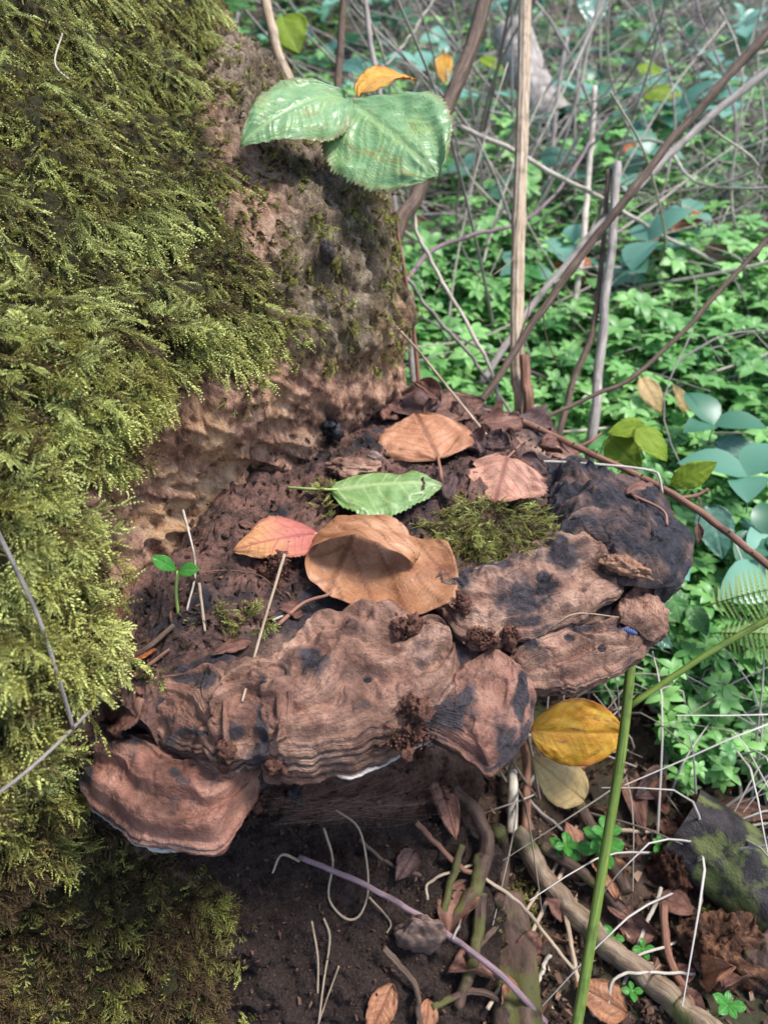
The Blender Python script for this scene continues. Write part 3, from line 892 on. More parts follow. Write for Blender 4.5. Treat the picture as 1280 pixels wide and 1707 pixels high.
tint = np.clip(.42 + .4 * fbm(P_, 60, 2, 80) + .4 * (r.random(len(P_)) - .5), 0, 1)
scatter('moss_tips', tuft, P_, frame_euler(dv, N_ + (r.random((len(P_), 3)) - .5)), .6 + .8 * r.random(len(P_)), tint, stump, SBASE)
# ================================================================== leaves
def leaf_mat(name, cols, vein, edge=None, spot=None, rough=.55, coat=0.0, trans=.15, veinw=.7, half=None, patch=None):
    """cols: two or three colours of the blade; vein, edge and spot colours lie on it; half: colour of the leaf's tip part"""
    n = NT(name)
    tc = n.attr('tc', 'Vector')
    oi = n.add('ShaderNodeObjectInfo').outputs['Random']
    sh = n.add('ShaderNodeVectorMath', operation='ADD')
    n.put(sh.inputs[0], tc)
    cm = n.add('ShaderNodeCombineXYZ')
    n.put(cm.inputs[2], n.math('MULTIPLY', oi, 50))
    n.put(sh.inputs[1], cm.outputs[0])
    v = sh.outputs[0]
    k = len(cols)
    c = n.ramp(n.noise(v, 2.6, 5, .62), [(.32 + .36 * i / max(1, k - 1), lin(x)) for i, x in enumerate(cols)])
    if half:
        sx = n.add('ShaderNodeSeparateXYZ')
        n.put(sx.inputs[0], tc)
        f = n.math('ADD', sx.outputs[0], n.math('MULTIPLY', n.math('SUBTRACT', n.noise(v, 4, 4), .5), .5))
        c = n.mix(n.mrange(f, .35, .75), c, lin(half))
    if patch:
        c = n.mix(n.mrange(n.noise(v, 3.2, 5, .7), .55, .66), c, lin(patch))
    fine = n.noise(v, 26, 4, .7)
    c = n.mix(n.mrange(fine, .35, .8, 0, .35), c, lin([x * .62 for x in cols[0]]))
    if spot:
        c = n.mix(n.mrange(n.vor(v, 5.0), .13, .08), c, lin(spot))
    if edge:
        sx = n.add('ShaderNodeSeparateXYZ')
        n.put(sx.inputs[0], tc)
        e = n.math('ADD', n.math('ABSOLUTE', sx.outputs[1]), n.math('MULTIPLY', n.math('SUBTRACT', n.noise(v, 6, 3), .5), .35))
        c = n.mix(n.mrange(e, .86, 1.0, 0, .8), c, lin(edge))
    ve = n.attr('vein')
    c = n.mix(n.math('MULTIPLY', ve, veinw), c, lin(vein))
    net = n.vor(v, 16, 'Distance', 'DISTANCE_TO_EDGE')
    n.bump(n.math('ADD', n.math('MULTIPLY', n.mrange(net, 0, .12), .35), fine), .0007, .8)
    return n.out(c, n.mrange(fine, .3, .7, rough - .08, rough + .12), .45, coat, trans)
LM = dict(
    tan=leaf_mat('leaf_tan', [(150, 98, 68), (188, 130, 94), (204, 152, 116)], (112, 66, 46), (110, 70, 52)),
    rose=leaf_mat('leaf_rose', [(158, 108, 88), (196, 142, 116), (206, 160, 136)], (110, 62, 54), (120, 80, 66), rough=.7),
    dark=leaf_mat('leaf_dark', [(86, 56, 46), (132, 90, 74), (158, 116, 96)], (70, 40, 34), (60, 40, 34), rough=.6),
    dusk=leaf_mat('leaf_dusk', [(60, 46, 46), (104, 76, 70), (132, 104, 96)], (50, 34, 34), rough=.6),
    curl=leaf_mat('leaf_curl', [(132, 84, 56), (174, 120, 82), (198, 148, 108)], (104, 58, 36), (120, 70, 44), rough=.5, coat=.08),
    green=leaf_mat('leaf_green', [(110, 142, 78), (134, 166, 96), (156, 182, 116)], (182, 196, 138), rough=.36, coat=.35, trans=.2),
    orange=leaf_mat('leaf_orange', [(186, 102, 92), (204, 130, 108)], (146, 72, 66), (140, 80, 60), spot=(86, 66, 72), patch=(176, 136, 90), half=(212, 152, 96), rough=.5),
    bramble=leaf_mat('leaf_bramble', [(100, 142, 86), (128, 168, 110), (148, 176, 100)], (150, 176, 112), (128, 112, 60), patch=(142, 142, 76), rough=.42, coat=.35, trans=.2),
    yellow=leaf_mat('leaf_yellow', [(226, 150, 24), (236, 178, 44), (240, 196, 74)], (190, 120, 40), (170, 90, 20), patch=(158, 84, 36), rough=.35, coat=.3, trans=.3, veinw=.4),
    pale=leaf_mat('leaf_pale', [(206, 172, 112), (222, 194, 136)], (180, 142, 90), rough=.5, trans=.2),
    autumn=leaf_mat('leaf_autumn', [(176, 82, 44), (206, 116, 66), (214, 150, 90)], (130, 60, 36), rough=.45, trans=.25),
    lime=leaf_mat('leaf_lime', [(132, 160, 24), (160, 184, 40)], (128, 150, 50), rough=.42, trans=.4),
    mid=leaf_mat('leaf_mid', [(58, 112, 46), (84, 146, 62)], (110, 160, 90), rough=.33, coat=.3, trans=.3),
    blue=leaf_mat('leaf_blue', [(58, 110, 84), (84, 138, 110)], (110, 156, 130), rough=.25, coat=.7, trans=.2),
    sprout=leaf_mat('leaf_sprout', [(70, 152, 52), (98, 182, 70)], (120, 190, 90), rough=.3, coat=.3, trans=.35))
def width_fn(u, kind):
    if kind == 'round':
        return np.sin(np.pi * u ** .92) ** .62
    if kind == 'heart':
        return np.sin(np.pi * np.clip(u, 0, 1) ** .72) ** .72 * (1 - .12 * u)
    if kind == 'lance':
        return np.sin(np.pi * u ** .8) ** 1.05
    if kind == 'spoon':
        return np.sin(np.pi * u ** 1.25) ** .8
    return np.sin(np.pi * u ** .78) ** .85 * (1 - .1 * u ** 3)          # ovate
def blade(L, W, kind='ovate', nx=64, ny=33, fold=.1, arch=.05, rollp=0.0, rolln=0.0, wave=.03, teeth=26, tooth=.05, veins=8, relief=.0012, seed=0, thick=.00028, twist=0.0, tear=0.0, slant=.55, tipdrop=0.0):
    """leaf blade along +x, z up; rollp / rolln curl the +y and -y halves (radians at the margin)"""
    r = np.random.default_rng(seed)
    u = np.linspace(0.004, 0.996, nx)
    v = np.linspace(-1, 1, ny)
    U, V = np.meshgrid(u, v, indexing='ij')
    w = width_fn(U, kind) * W / 2
    saw = np.abs((U * teeth) % 1 - .25)
    w = w * (1 + tooth * (saw - .4) * 2 * np.abs(V) ** 3)
    if tear:
        w = w * (1 - tear * np.maximum(0, vnoise(np.stack([U * 7, np.sign(V) * 3, 0 * U], -1), 1, seed + 4)) * np.abs(V) ** 2)
    y = V * w
    hw = W / 2
    x = U * L
    roll = np.where(V > 0, rollp, rolln) * np.abs(y) / hw * (1 + .35 * vnoise(np.stack([U * 3, V * 0, V * 0], -1), 1, seed + 9))
    a = np.abs(y)
    with np.errstate(divide='ignore', invalid='ignore'):
        ys = np.where(np.abs(roll) > 1e-3, a * np.sin(roll) / roll, a)
        zs = np.where(np.abs(roll) > 1e-3, a * (1 - np.cos(roll)) / roll, 0)
    z = zs + fold * ys + arch * L * 4 * U * (1 - U) - tipdrop * L * U ** 3
    y = np.sign(V) * ys
    q = np.stack([U * 3.0, V * 1.6, U * 0 + seed], -1)
    z = z + wave * 1.3 * W * fbm(q, 1.0, 3, seed) * (.3 + np.abs(V)) + wave * .10 * W * np.sin(U * veins * 2 * np.pi) * np.abs(V) ** 2
    ph = (U + .03 * np.sin(U * 17 + seed + 2 * np.sign(V)) - np.abs(V) * width_fn(U, kind) * slant * W / (2 * L)) * veins
    fr = np.abs(ph - np.floor(ph) - .5)
    sv = sstep(.10, .03, fr) * sstep(1.02, .6, np.abs(V)) * sstep(0, .05, U)
    mid = sstep(.075, .015, np.abs(V) * width_fn(U, kind))
    vein = np.maximum(mid, sv * .75)
    z = z - relief * .42 * (vein - .5 * np.cos(fr * 2 * np.pi * 1.0) * (np.abs(V) > .08) * .8)
    if twist:
        ca, sa = np.cos(twist * U), np.sin(twist * U)
        y, z = y * ca - z * sa, y * sa + z * ca
    top = np.stack([x, y, z], -1)
    nr = normals(top)
    if nr[nx // 2, ny // 2, 2] < 0:
        nr = -nr
    bot = top - nr * thick
    V3 = np.concatenate([top.reshape(-1, 3), bot.reshape(-1, 3)])
    F = grid_quads(nx, ny)
    m = nx * ny
    rim = np.concatenate([np.arange(nx) * ny, (nx - 1) * ny + np.arange(1, ny), (np.arange(nx - 1)[::-1]) * ny + ny - 1, np.arange(1, ny - 1)[::-1]])
    r2 = np.roll(rim, -1)
    FR = np.stack([rim, rim + m, r2 + m, r2], -1)
    tc = np.stack([U, V, np.full_like(U, seed * 1.37)], -1).reshape(-1, 3)
    return V3, np.concatenate([F, F[:, ::-1] + m, FR]), np.concatenate([vein.ravel()] * 2), np.concatenate([tc, tc])
def frame(base, tip, up):
    x = np.asarray(tip) - np.asarray(base)
    L = np.linalg.norm(x)
    x = x / L
    z = np.asarray(up, float)
    z = z - x * (z @ x)
    z /= np.linalg.norm(z)
    y = np.cross(z, x)
    M_ = Matrix(((x[0], y[0], z[0], base[0]), (x[1], y[1], z[1], base[1]), (x[2], y[2], z[2], base[2]), (0, 0, 0, 1)))
    return M_, L
n = NT('leaf_stalk_brown'); tcv = n.attr('tc', 'Vector')
M_stalk = n.out(n.ramp(n.noise(tcv, 3, 4), [(.3, lin((110, 72, 58))), (.7, lin((168, 122, 100)))]), .6, .3)
n = NT('leaf_stalk_green'); tcv = n.attr('tc', 'Vector')
M_stalkg = n.out(n.ramp(n.noise(tcv, 3, 4), [(.3, lin((128, 156, 80))), (.7, lin((176, 186, 122)))]), .45, .4)
n = NT('leaf_stalk_red'); tcv = n.attr('tc', 'Vector')
M_stalkr = n.out(n.ramp(n.noise(tcv, 3, 4), [(.3, lin((166, 90, 96))), (.7, lin((204, 160, 140)))]), .45, .4)
def leaf(name, base, tip, up, wr, mat, label, group=None, stalk=None, stalk_r=.0009, stalk_mat=None, cat='leaf', parent=None, **kw):
    """wr: width / length. With a stalk the leaf is an empty with blade and stalk"""
    db, dt = depth(base), depth(tip)
    if abs(db - dt) > .075:                          # one end looked past the shelf: keep the leaf in one piece of space
        d0 = min(db, dt)
        base = CAM + (np.asarray(base) - CAM) * (min(db, d0 + .03) / db)
        tip = CAM + (np.asarray(tip) - CAM) * (min(dt, d0 + .03) / dt)
    M_, L = frame(base, tip, up)
    v, f, ve, tc = blade(L, L * wr, **kw)
    me = make_mesh('blade', v, f, True, dict(vein=ve, tc=tc))
    if stalk is None and parent is None:
        o = link(name, me, LM[mat], label=label, cat=cat, group=group)
        o.matrix_world = M_
        return o
    if parent is not None:
        o = link(name, me, LM[mat], parent)
        o.matrix_local = parent.matrix_world.inverted() @ M_ if False else Matrix.Translation(-Vector(parent.location)) @ M_
        return o
    root = link(name, None, label=label, cat=cat, group=group)
    root.location = base
    b = link('blade', me, LM[mat], root)
    b.matrix_local = Matrix.Translation(-Vector(base)) @ M_
    mid_u = int(kw.get('nx', 64) * .06) * kw.get('ny', 33) + kw.get('ny', 33) // 2
    p0 = np.array(M_ @ Vector(v[mid_u])) - np.asarray(base)
    pts = arclen(np.vstack([p0] + [np.asarray(s_) - np.asarray(base) for s_ in stalk]), 14)
    v, f, tc = tube(pts, np.linspace(stalk_r, stalk_r * 1.15, 14), 7, True, .1)
    link('stalk', make_mesh('stalk', v, f, True, dict(tc=tc)), stalk_mat or M_stalk, root)
    return root
UP = np.array([0, 0, 1.0])
TOCAM = np.array([0, -.8, .6])
# --- leaves lying on the shelf
def curled_leaf():
    """a leaf whose far half rolls up and over, leaving a hollow that opens to the front"""
    O = hitc(582, 984, .007)
    Pd, Ad = np.array([.96, -.28, 0]), np.array([.28, .96, 0])
    sec = np.array([(.078, .016, -.004, .050), (.060, .007, -.012, .058), (.036, .004, -.016, .060), (.010, .001, -.016, .060), (-.014, .003, -.012, .058), (-.030, .013, -.006, .055), (-.033, .027, .001, .052),
                    (-.022, .040, .006, .050), (-.002, .046, .010, .050), (.020, .044, .013, .050), (.038, .035, .016, .047), (.045, .024, .018, .044)])
    nv_, nu_ = 90, 44
    C_ = arclen(np.column_stack([sec[:, 0], sec[:, 1], np.zeros(len(sec)), sec[:, 2], sec[:, 3]]), nv_)
    vv = np.linspace(0, 1, nv_)
    uu = np.linspace(0, 1, nu_)
    jag = .003 * np.abs(((vv * 13) % 1) - .4) + .004 * vnoise(np.stack([vv * 8, vv * 0, vv * 0], 1), 1, 3)
    u0 = C_[:, 3] + jag
    u1 = C_[:, 4] - .002 + .006 * vnoise(np.stack([vv * 6, vv * 0 + 5, vv * 0], 1), 1, 4)
    A_ = u0[:, None] * (1 - uu)[None] + u1[:, None] * uu[None]
    shr = 1 - .22 * uu[None] ** 2
    pp, zz = C_[:, 0][:, None] * shr, C_[:, 1][:, None] * .82 * (1 - .40 * uu[None]) + .013 * uu[None]
    G_ = pp[..., None] * Pd + A_[..., None] * Ad + zz[..., None] * UP
    q = np.stack([np.repeat(vv[:, None] * 6, nu_, 1), np.repeat(uu[None] * 3, nv_, 0), np.zeros((nv_, nu_))], -1)
    nr = normals(G_)
    G_ = G_ + nr * (.0035 * fbm(q, 1.0, 3, 12))[..., None]
    mid_v = .42
    ph = uu[None] * 2.2 + np.abs(vv - mid_v)[:, None] * 9
    fr = np.abs(ph - np.floor(ph) - .5)
    vein = np.maximum(sstep(.10, .03, fr) * .8, sstep(.014, .004, np.abs(vv - mid_v))[:, None] * np.ones(nu_))
    G_ = G_ - nr * (.0006 * vein)[..., None]
    top = G_.reshape(-1, 3)
    bot = (G_ - nr * .0003).reshape(-1, 3)
    F = grid_quads(nv_, nu_)
    m = nv_ * nu_
    rim = np.concatenate([np.arange(nv_) * nu_, (nv_ - 1) * nu_ + np.arange(1, nu_), (np.arange(nv_ - 1)[::-1]) * nu_ + nu_ - 1, np.arange(1, nu_ - 1)[::-1]])
    r2 = np.roll(rim, -1)
    tc = np.stack([np.repeat(uu[None], nv_, 0), np.repeat((vv * 2 - 1)[:, None] * .85, nu_, 1), np.full((nv_, nu_), 7.3)], -1).reshape(-1, 3)
    root = link('curled_leaf', None, label='large curled brown leaf rolled over into a hollow on the fungus', cat='leaf')
    root.location = O
    me = make_mesh('blade', np.concatenate([top, bot]), np.concatenate([F, F[:, ::-1] + m, np.stack([rim, rim + m, r2 + m, r2], -1)]), True, dict(vein=np.concatenate([vein.ravel()] * 2), tc=np.concatenate([tc, tc])))
    link('blade', me, LM['curl'], root)
    k = int(mid_v * (nv_ - 1))
    pts = arclen(np.vstack([G_[k, 3], G_[k, 0], hitc(505, 1006, .006) - O, hitc(464, 1042, .003) - O]), 16)
    v, f, tc = tube(pts, np.linspace(.0011, .0015, 16), 8, True, .1)
    link('stalk', make_mesh('stalk', v, f, True, dict(tc=tc)), M_stalk, root)
curled_leaf()
leaf('green_leaf', hitc(552, 817, .010), hitc(738, 806, .016), UP * 1.0 + TOCAM * .1, .86, 'green', 'fresh green leaf with pale veins lying above the curled leaf', kind='ovate', rollp=-.9, rolln=-.1, fold=-.04, arch=.04, tear=.08,
     wave=.06, veins=6, teeth=24, tooth=.06, nx=90, ny=45, seed=8, stalk=[hitc(515, 815, .008), hitc(479, 813, .004)], stalk_r=.0011, stalk_mat=M_stalkg)
leaf('orange_leaf', hitc(531, 890, .010), hitc(388, 917, .008), UP + TOCAM * .4, .66, 'orange', 'small red and orange leaf with a dark spot', kind='ovate', arch=.05, fold=.03, wave=.05, veins=9, teeth=40, tooth=.06,
     nx=100, ny=45, seed=11, stalk=[hitc(555, 886, .010), hitc(577, 880, .008)], stalk_r=.0008, stalk_mat=M_stalkr)
leaf('tan_leaf', hitc(732, 765, .020), hitc(692, 690, .030), UP + TOCAM * .25, 1.25, 'tan', 'broad tan dead leaf arched over the heap behind the moss tuft', kind='round', arch=.04, rollp=-.35, rolln=-.45, fold=0, wave=.05, veins=8,
     teeth=30, tooth=.03, nx=80, ny=49, seed=14, stalk=[hitc(735, 790, .010), hitc(736, 808, .003)], stalk_r=.0013, slant=.7)
leaf('rose_leaf', hitc(846, 760, .014), hitc(824, 838, .008), UP + TOCAM * .35, 1.55, 'rose', 'dull pink dead leaf with dark veins lying against the black shelf', kind='round', arch=.03, rollp=-.2, rolln=-.3, fold=0, wave=.06, veins=7,
     teeth=22, tooth=.05, nx=80, ny=49, seed=17, tear=.25, stalk=[hitc(866, 742, .014)], slant=.7)
leaf('cupped_leaf', hitc(706, 690, .012), hitc(808, 668, .03), UP * .55 + TOCAM * .8, .60, 'dark', 'dark brown cupped leaf standing on edge behind the tan leaf', kind='ovate', rollp=.9, rolln=.5, arch=-.03, fold=.1, wave=.06,
     veins=7, nx=70, ny=41, seed=21, tear=.1)
leaf('rolled_leaf', hitc(735, 668, .022), at(688, 634, .80), UP * .4 + TOCAM * .8, .55, 'dark', 'small rolled brown leaf at the corner of the stump', kind='ovate', rollp=1.6, rolln=1.2, wave=.08, veins=6, nx=60, ny=37, seed=23)
leaf('dusky_leaf', hitc(720, 690, .016), at(664, 658, .765), UP * .6 + TOCAM * .7, .75, 'dusk', 'dusky grey-brown leaf leaning on the stump bark', kind='round', rollp=-.4, rolln=.5, wave=.07, veins=6, nx=60, ny=37, seed=26)
leaf('shrivelled_leaf', hitc(1047, 822, .006), hitc(1122, 858, .006), UP + TOCAM * .3, .62, 'dark', 'shrivelled red-brown leaf on the black shelf under the thorny stem', kind='ovate', rollp=.5, rolln=-.3, wave=.08, veins=7,
     nx=60, ny=37, seed=29, tear=.2, stalk=[hitc(1104, 850, .006), hitc(1112, 876, .004)], stalk_r=.0011)
leaf('leaf_scrap', hitc(232, 1160, .005), hitc(188, 1206, .004), UP + TOCAM * .4, .85, 'dark', 'torn brown leaf scrap beside the moss on the lower shelf', kind='round', rollp=-.5, rolln=.4, wave=.12, tear=.5, veins=4, nx=50, ny=33, seed=31)
for i, (x0, y0, x1, y1, wr, m, sd) in enumerate([(800, 712, 872, 700, .6, 'dark', 41), (850, 705, 930, 722, .7, 'dusk', 42), (900, 742, 965, 752, .6, 'dark', 43), (870, 760, 912, 790, .6, 'dusk', 44), (800, 735, 850, 745, .8, 'dusk', 45),
                                       (905, 720, 975, 745, .5, 'rose', 46), (760, 790, 745, 830, .6, 'dusk', 47), (640, 700, 664, 672, .9, 'dark', 48), (690, 800, 700, 830, .7, 'dusk', 49), (770, 725, 800, 755, .8, 'dusk', 50)]):
    leaf('crumpled_leaf', hitc(x0, y0, .006), hitc(x1, y1, .012), UP + TOCAM * .5, wr, m, ('crumpled dark leaf in the heap at the back of the fungus' if i not in (6, 7, 8) else ('dark leaf scrap in the soil beside the green leaf tip', 'dark crumpled leaf against the foot of the bark', 'dark scrap between the green leaf and the rose leaf')[i - 6]) if m != 'rose' else 'long rosy crumpled leaf under the thorny stem', 'crumpled leaves at the back of the fungus', kind='round', rollp=1.1 - .3 * (i % 3), rolln=-.7 + .5 * (i % 2), wave=.16, tear=.4,
         veins=5, nx=44, ny=29, seed=sd)
for i, (x0, y0, x1, y1, wr, m, sd, lb) in enumerate([(420, 1068, 352, 1092, .35, 'dark', 61, 'thin brown leaf strip behind the banded shelf'), (505, 1022, 465, 1012, .7, 'dark', 62, 'brown crumb of leaf beside the curled leaf stalk'),
                                       (398, 872, 428, 880, .7, 'dark', 63, 'brown flake tucked behind the orange leaf'), (215, 1098, 262, 1082, .5, 'autumn', 64, 'red-brown leaf flake at the edge of the moss')]):
    leaf('leaf_flake', hitc(x0, y0, .004), hitc(x1, y1, .005), UP + TOCAM * .4, wr, m, lb, kind='ovate', rollp=-.4, rolln=.4, wave=.1, tear=.4, veins=4, nx=40, ny=25, seed=sd)
# --- bramble leaf in front of the stump top
br = link('bramble_leaf', None, label='glossy green bramble leaf of three leaflets before the stump top', cat='leaf')
J = at(590, 163, .645)
br.location = J
leaf('leaflet', at(578, 160, .645), at(402, 236, .585), np.array([.05, -.62, .78]), .60, 'bramble', None, parent=br, kind='ovate', arch=.10, rollp=-.35, rolln=-.25, fold=-.03, wave=.05, veins=9, teeth=44, tooth=.05, relief=.0034, nx=110, ny=55, seed=71, slant=.75)
leaf('leaflet', at(574, 164, .645), at(730, 292, .60), np.array([-.1, -.68, .72]), .92, 'bramble', None, parent=br, kind='round', arch=.07, rollp=-.45, rolln=-.25, fold=-.03, wave=.05, veins=8, teeth=34, tooth=.06, relief=.0036, nx=110, ny=61, seed=73, slant=.75, tear=.08)
leaf('leaflet', at(598, 160, .65), at(694, 134, .70), np.array([0, -.12, 1.0]), .55, 'yellow', None, parent=br, kind='ovate', arch=.10, rollp=.3, rolln=.2, wave=.06, veins=8, teeth=30, tooth=.08, nx=70, ny=33, seed=75)
pts = arclen([J, at(566, 180, .655), at(560, 230, .68), at(640, 300, .76), at(668, 420, .8), at(690, 560, .84), at(700, 660, .86)], 60) - J
v, f, tc = tube(pts, np.linspace(.0011, .0028, 60), 8, True, .1)
link('stalk', make_mesh('stalk', v, f, True, dict(tc=tc)), M_stalk, br)
# --- leaves beyond and below the shelf
leaf('yellow_leaf', at(884, 1218, .64), at(1040, 1222, .645), np.array([-.05, -.85, .55]), .74, 'yellow', 'bright yellow oval leaf with brown blotches hanging below the fungus', kind='round', arch=.03, rollp=-.15, rolln=-.2, wave=.04, veins=7, teeth=50, tooth=.02,
     nx=90, ny=49, seed=81, stalk=[at(874, 1213, .645), at(866, 1222, .66)], stalk_r=.0011, stalk_mat=M_stalkr)
leaf('pale_leaf', gat(972, 1345, .01), at(886, 1262, .665), np.array([.1, -.8, .6]), .52, 'pale', 'pale cream leaf tucked beneath the yellow leaf', kind='ovate', arch=.05, rollp=-.3, rolln=-.1, wave=.03, veins=7, nx=60, ny=33, seed=83)
for (x0, y0, x1, y1, wr, m, sd, lb) in [
    (655, 1640, 612, 1735, .55, 'tan', 84, 'ribbed brown beech-like leaf low on the stump base'),
    (1045, 1690, 958, 1640, .7, 'curl', 85, 'red-brown leaf under the mossy grey stick'),
    (1040, 1290, 1075, 1390, .35, 'dark', 86, 'brown folded leaf between the green stem and the rotten log'),
    (1195, 1345, 1295, 1360, .42, 'dark', 87, 'wet brown leaf behind the rotten log'),
    (735, 1310, 760, 1400, .45, 'rose', 88, 'curled brown leaf hanging under the fungus by the forked branch'),
    (1120, 1290, 1060, 1330, .6, 'dusk', 90, 'dull grey leaf beside the bent pale stems'),
    (900, 1560, 850, 1600, .6, 'dark', 91, 'small dark leaf beside the mossy root'),
    (1010, 1500, 1060, 1540, .5, 'dark', 92, 'purple-black leaf beside the green stem'),
    (690, 1420, 660, 1470, .6, 'dusk', 93, 'dull leaf stuck on the dark stump base')]:
    b_, t_ = hitc(x0, y0, .008), hitc(x1, y1, .014)
    leaf('dead_leaf', b_, t_, UP * .7 + TOCAM * .6, wr, m, lb, 'dead leaves on the ground below the fungus', kind='ovate', arch=.06, rollp=.5, rolln=.4, wave=.08, veins=9, relief=.0018, nx=60, ny=37, seed=sd, tear=.1)
# leaves in the undergrowth behind: base px, tip px, depth, width ratio, kind
BG = [(1105, 372, 1180, 362, 1.55, .6, 'autumn', 'rust-red leaf hung on dry stems behind'), (1170, 430, 1240, 400, 1.5, .55, 'rose', 'pale pink-brown leaf caught on dry stems'),
      (1042, 240, 1080, 285, 1.7, .7, 'autumn', 'orange and red bramble leaf in the tangle'), (738, 88, 742, 140, 1.5, .5, 'yellow', 'upright amber leaf beside the brown stem'),
      (985, 435, 920, 445, 1.5, .45, 'autumn', 'dull orange leaf low in the tangle'), (1080, 380, 1090, 425, 1.6, .45, 'rose', 'small pinkish dead leaf hanging on a stem'),
      (1068, 628, 1102, 690, 1.2, .5, 'pale', 'cream dead leaf among green plants'), (1150, 690, 1120, 640, 1.25, .4, 'pale', 'thin straw-coloured leaf among green plants'),
      (1060, 712, 1112, 770, .80, .7, 'lime', 'yellow-green leaf drooping beside the thorny stem'), (1075, 708, 1012, 722, .82, .5, 'lime', 'yellow-green leaf behind the thorny stem, seen edge on'),
      (1012, 730, 1070, 782, .83, .75, 'lime', 'broad lime leaf just above the black shelf'), (1118, 808, 1196, 770, .78, .55, 'lime', 'lime leaf pointing up beside the thorny stem'),
      (1180, 842, 1205, 932, .95, .7, 'blue', 'blue-green leaf under the thorny stem'), (1190, 735, 1290, 775, 1.0, .45, 'blue', 'large blue-green leaf at the edge of the green plants'),
      (1115, 980, 1135, 1040, .85, .8, 'mid', 'dark green shiny leaf below the black shelf'), (1150, 1010, 1178, 1060, .9, .7, 'mid', 'dark green leaf lying beside the fern'),
      (1090, 1060, 1120, 1080, .8, .8, 'blue', 'small shiny leaf just under the edge shelf'), (985, -10, 990, 45, 1.6, .8, 'blue', 'blue-green heart leaf at the top of the tangle'),
      (1060, 110, 1110, 128, 1.7, .6, 'lime', 'lime leaf high in the tangle'), (1065, 155, 1140, 160, 1.6, .5, 'lime', 'long yellow-green leaf in the tangle'), (900, 262, 960, 262, 1.5, .6, 'blue', 'grey-green oval leaf beside the tall dry stalk'),
      (470, 25, 500, 90, 1.2, .8, 'lime', 'lime lobed leaf behind the stump top'), (350, 5, 420, 12, 1.2, .5, 'mid', 'green leaf over the stump shoulder'), (440, 130, 500, 165, 1.25, .7, 'blue', 'blue leaf behind the bramble leaf'), (570, 105, 620, 128, 1.3, .7, 'blue', 'pale blue leaf between the upright stems'),
      (545, 230, 552, 265, .95, .7, 'lime', 'yellow leaf seen between the bramble leaflets'), (800, 95, 840, 120, 1.5, .5, 'lime', 'bright lime leaf behind the brown stem')]
for i, (x0, y0, x1, y1, t_, wr, m, lb) in enumerate(BG):
    t_ = min(t_, .88 * float(depth(gat(x0, max(y0, 5)))), .88 * float(depth(gat(x1, max(y1, 5)))))
    b_ = at(x0, y0, t_)
    leaf('undergrowth_leaf', b_, at(x1, y1, t_ * .985), TOCAM + np.array([rnd.uniform(-.3, .3), 0, rnd.uniform(-.1, .5)]), wr, m, lb, 'single leaves in the undergrowth', stalk=[b_ + np.array([.004, .02, -.02]), b_ + np.array([.01, .05, -.09])],
         stalk_mat=M_stalkg, kind='heart' if m in ('blue', 'mid') else 'ovate', arch=.06, fold=.06, wave=.04, veins=6, nx=36, ny=21, seed=120 + i, relief=.0015)
# ================================================================== stems, sticks and twigs
def stem_mat(name, cols, streak=9, rough=.7, spec=.25, moss=None, bump=.0012):
    n = NT(name)
    tc = n.attr('tc', 'Vector')
    oi = n.add('ShaderNodeObjectInfo').outputs['Random']
    cm = n.add('ShaderNodeCombineXYZ')
    n.put(cm.inputs[0], n.math('MULTIPLY', oi, 40))
    ad = n.add('ShaderNodeVectorMath', operation='ADD')
    n.put(ad.inputs[0], n.mapv(tc, (streak * .35, streak * .35, 30)))
    n.put(ad.inputs[1], cm.outputs[0])
    ns = n.noise(ad.outputs[0], 1.0, 6, .65)
    c = n.ramp(ns, [(.3 + .4 * i / (len(cols) - 1), lin(x)) for i, x in enumerate(cols)])
    blot = n.noise(n.coord(), 45, 4)
    c = n.mix(n.mrange(blot, .52, .7, 0, .55), c, lin([x * .5 for x in cols[0]]))
    if moss:
        c = n.mix(n.mrange(n.noise(n.coord(), 30, 4), .5, .58), c, lin(moss))
    n.bump(n.math('ADD', ns, n.math('MULTIPLY', n.noise(n.coord(), 500, 3), .4)), bump, .8)
    return n.out(c, rough, spec)
SM = dict(
    straw=stem_mat('stem_straw', [(112, 92, 72), (176, 154, 128), (206, 188, 164)]),
    brown=stem_mat('stem_brown', [(56, 44, 37), (94, 76, 63), (130, 110, 94)]),
    grey=stem_mat('stem_grey', [(104, 94, 86), (150, 140, 130), (184, 176, 168)]),
    pale=stem_mat('stem_pale', [(140, 126, 108), (190, 178, 160), (216, 208, 196)]),
    red=stem_mat('stem_red', [(88, 58, 47), (130, 92, 74), (164, 126, 104)]),
    green=stem_mat('stem_green', [(74, 92, 36), (104, 124, 50), (126, 142, 66)], rough=.4, spec=.4, bump=.0003),
    lgreen=stem_mat('stem_light_green', [(116, 146, 66), (150, 176, 90), (166, 190, 108)], rough=.4, spec=.4, bump=.0003),
    purple=stem_mat('stem_purple', [(98, 78, 82), (132, 108, 112), (158, 136, 138)], rough=.5),
    bark=stem_mat('stick_bark', [(72, 58, 46), (128, 108, 88), (166, 148, 126)], streak=5, moss=(96, 98, 58), bump=.002),
    root=stem_mat('root_bark', [(44, 34, 30), (80, 62, 52), (108, 86, 74)], streak=5, moss=(88, 86, 48), bump=.002),
    slate=stem_mat('log_slate', [(26, 23, 24), (48, 43, 43), (78, 70, 68)], streak=6, rough=.6, moss=(92, 98, 56), bump=.004))
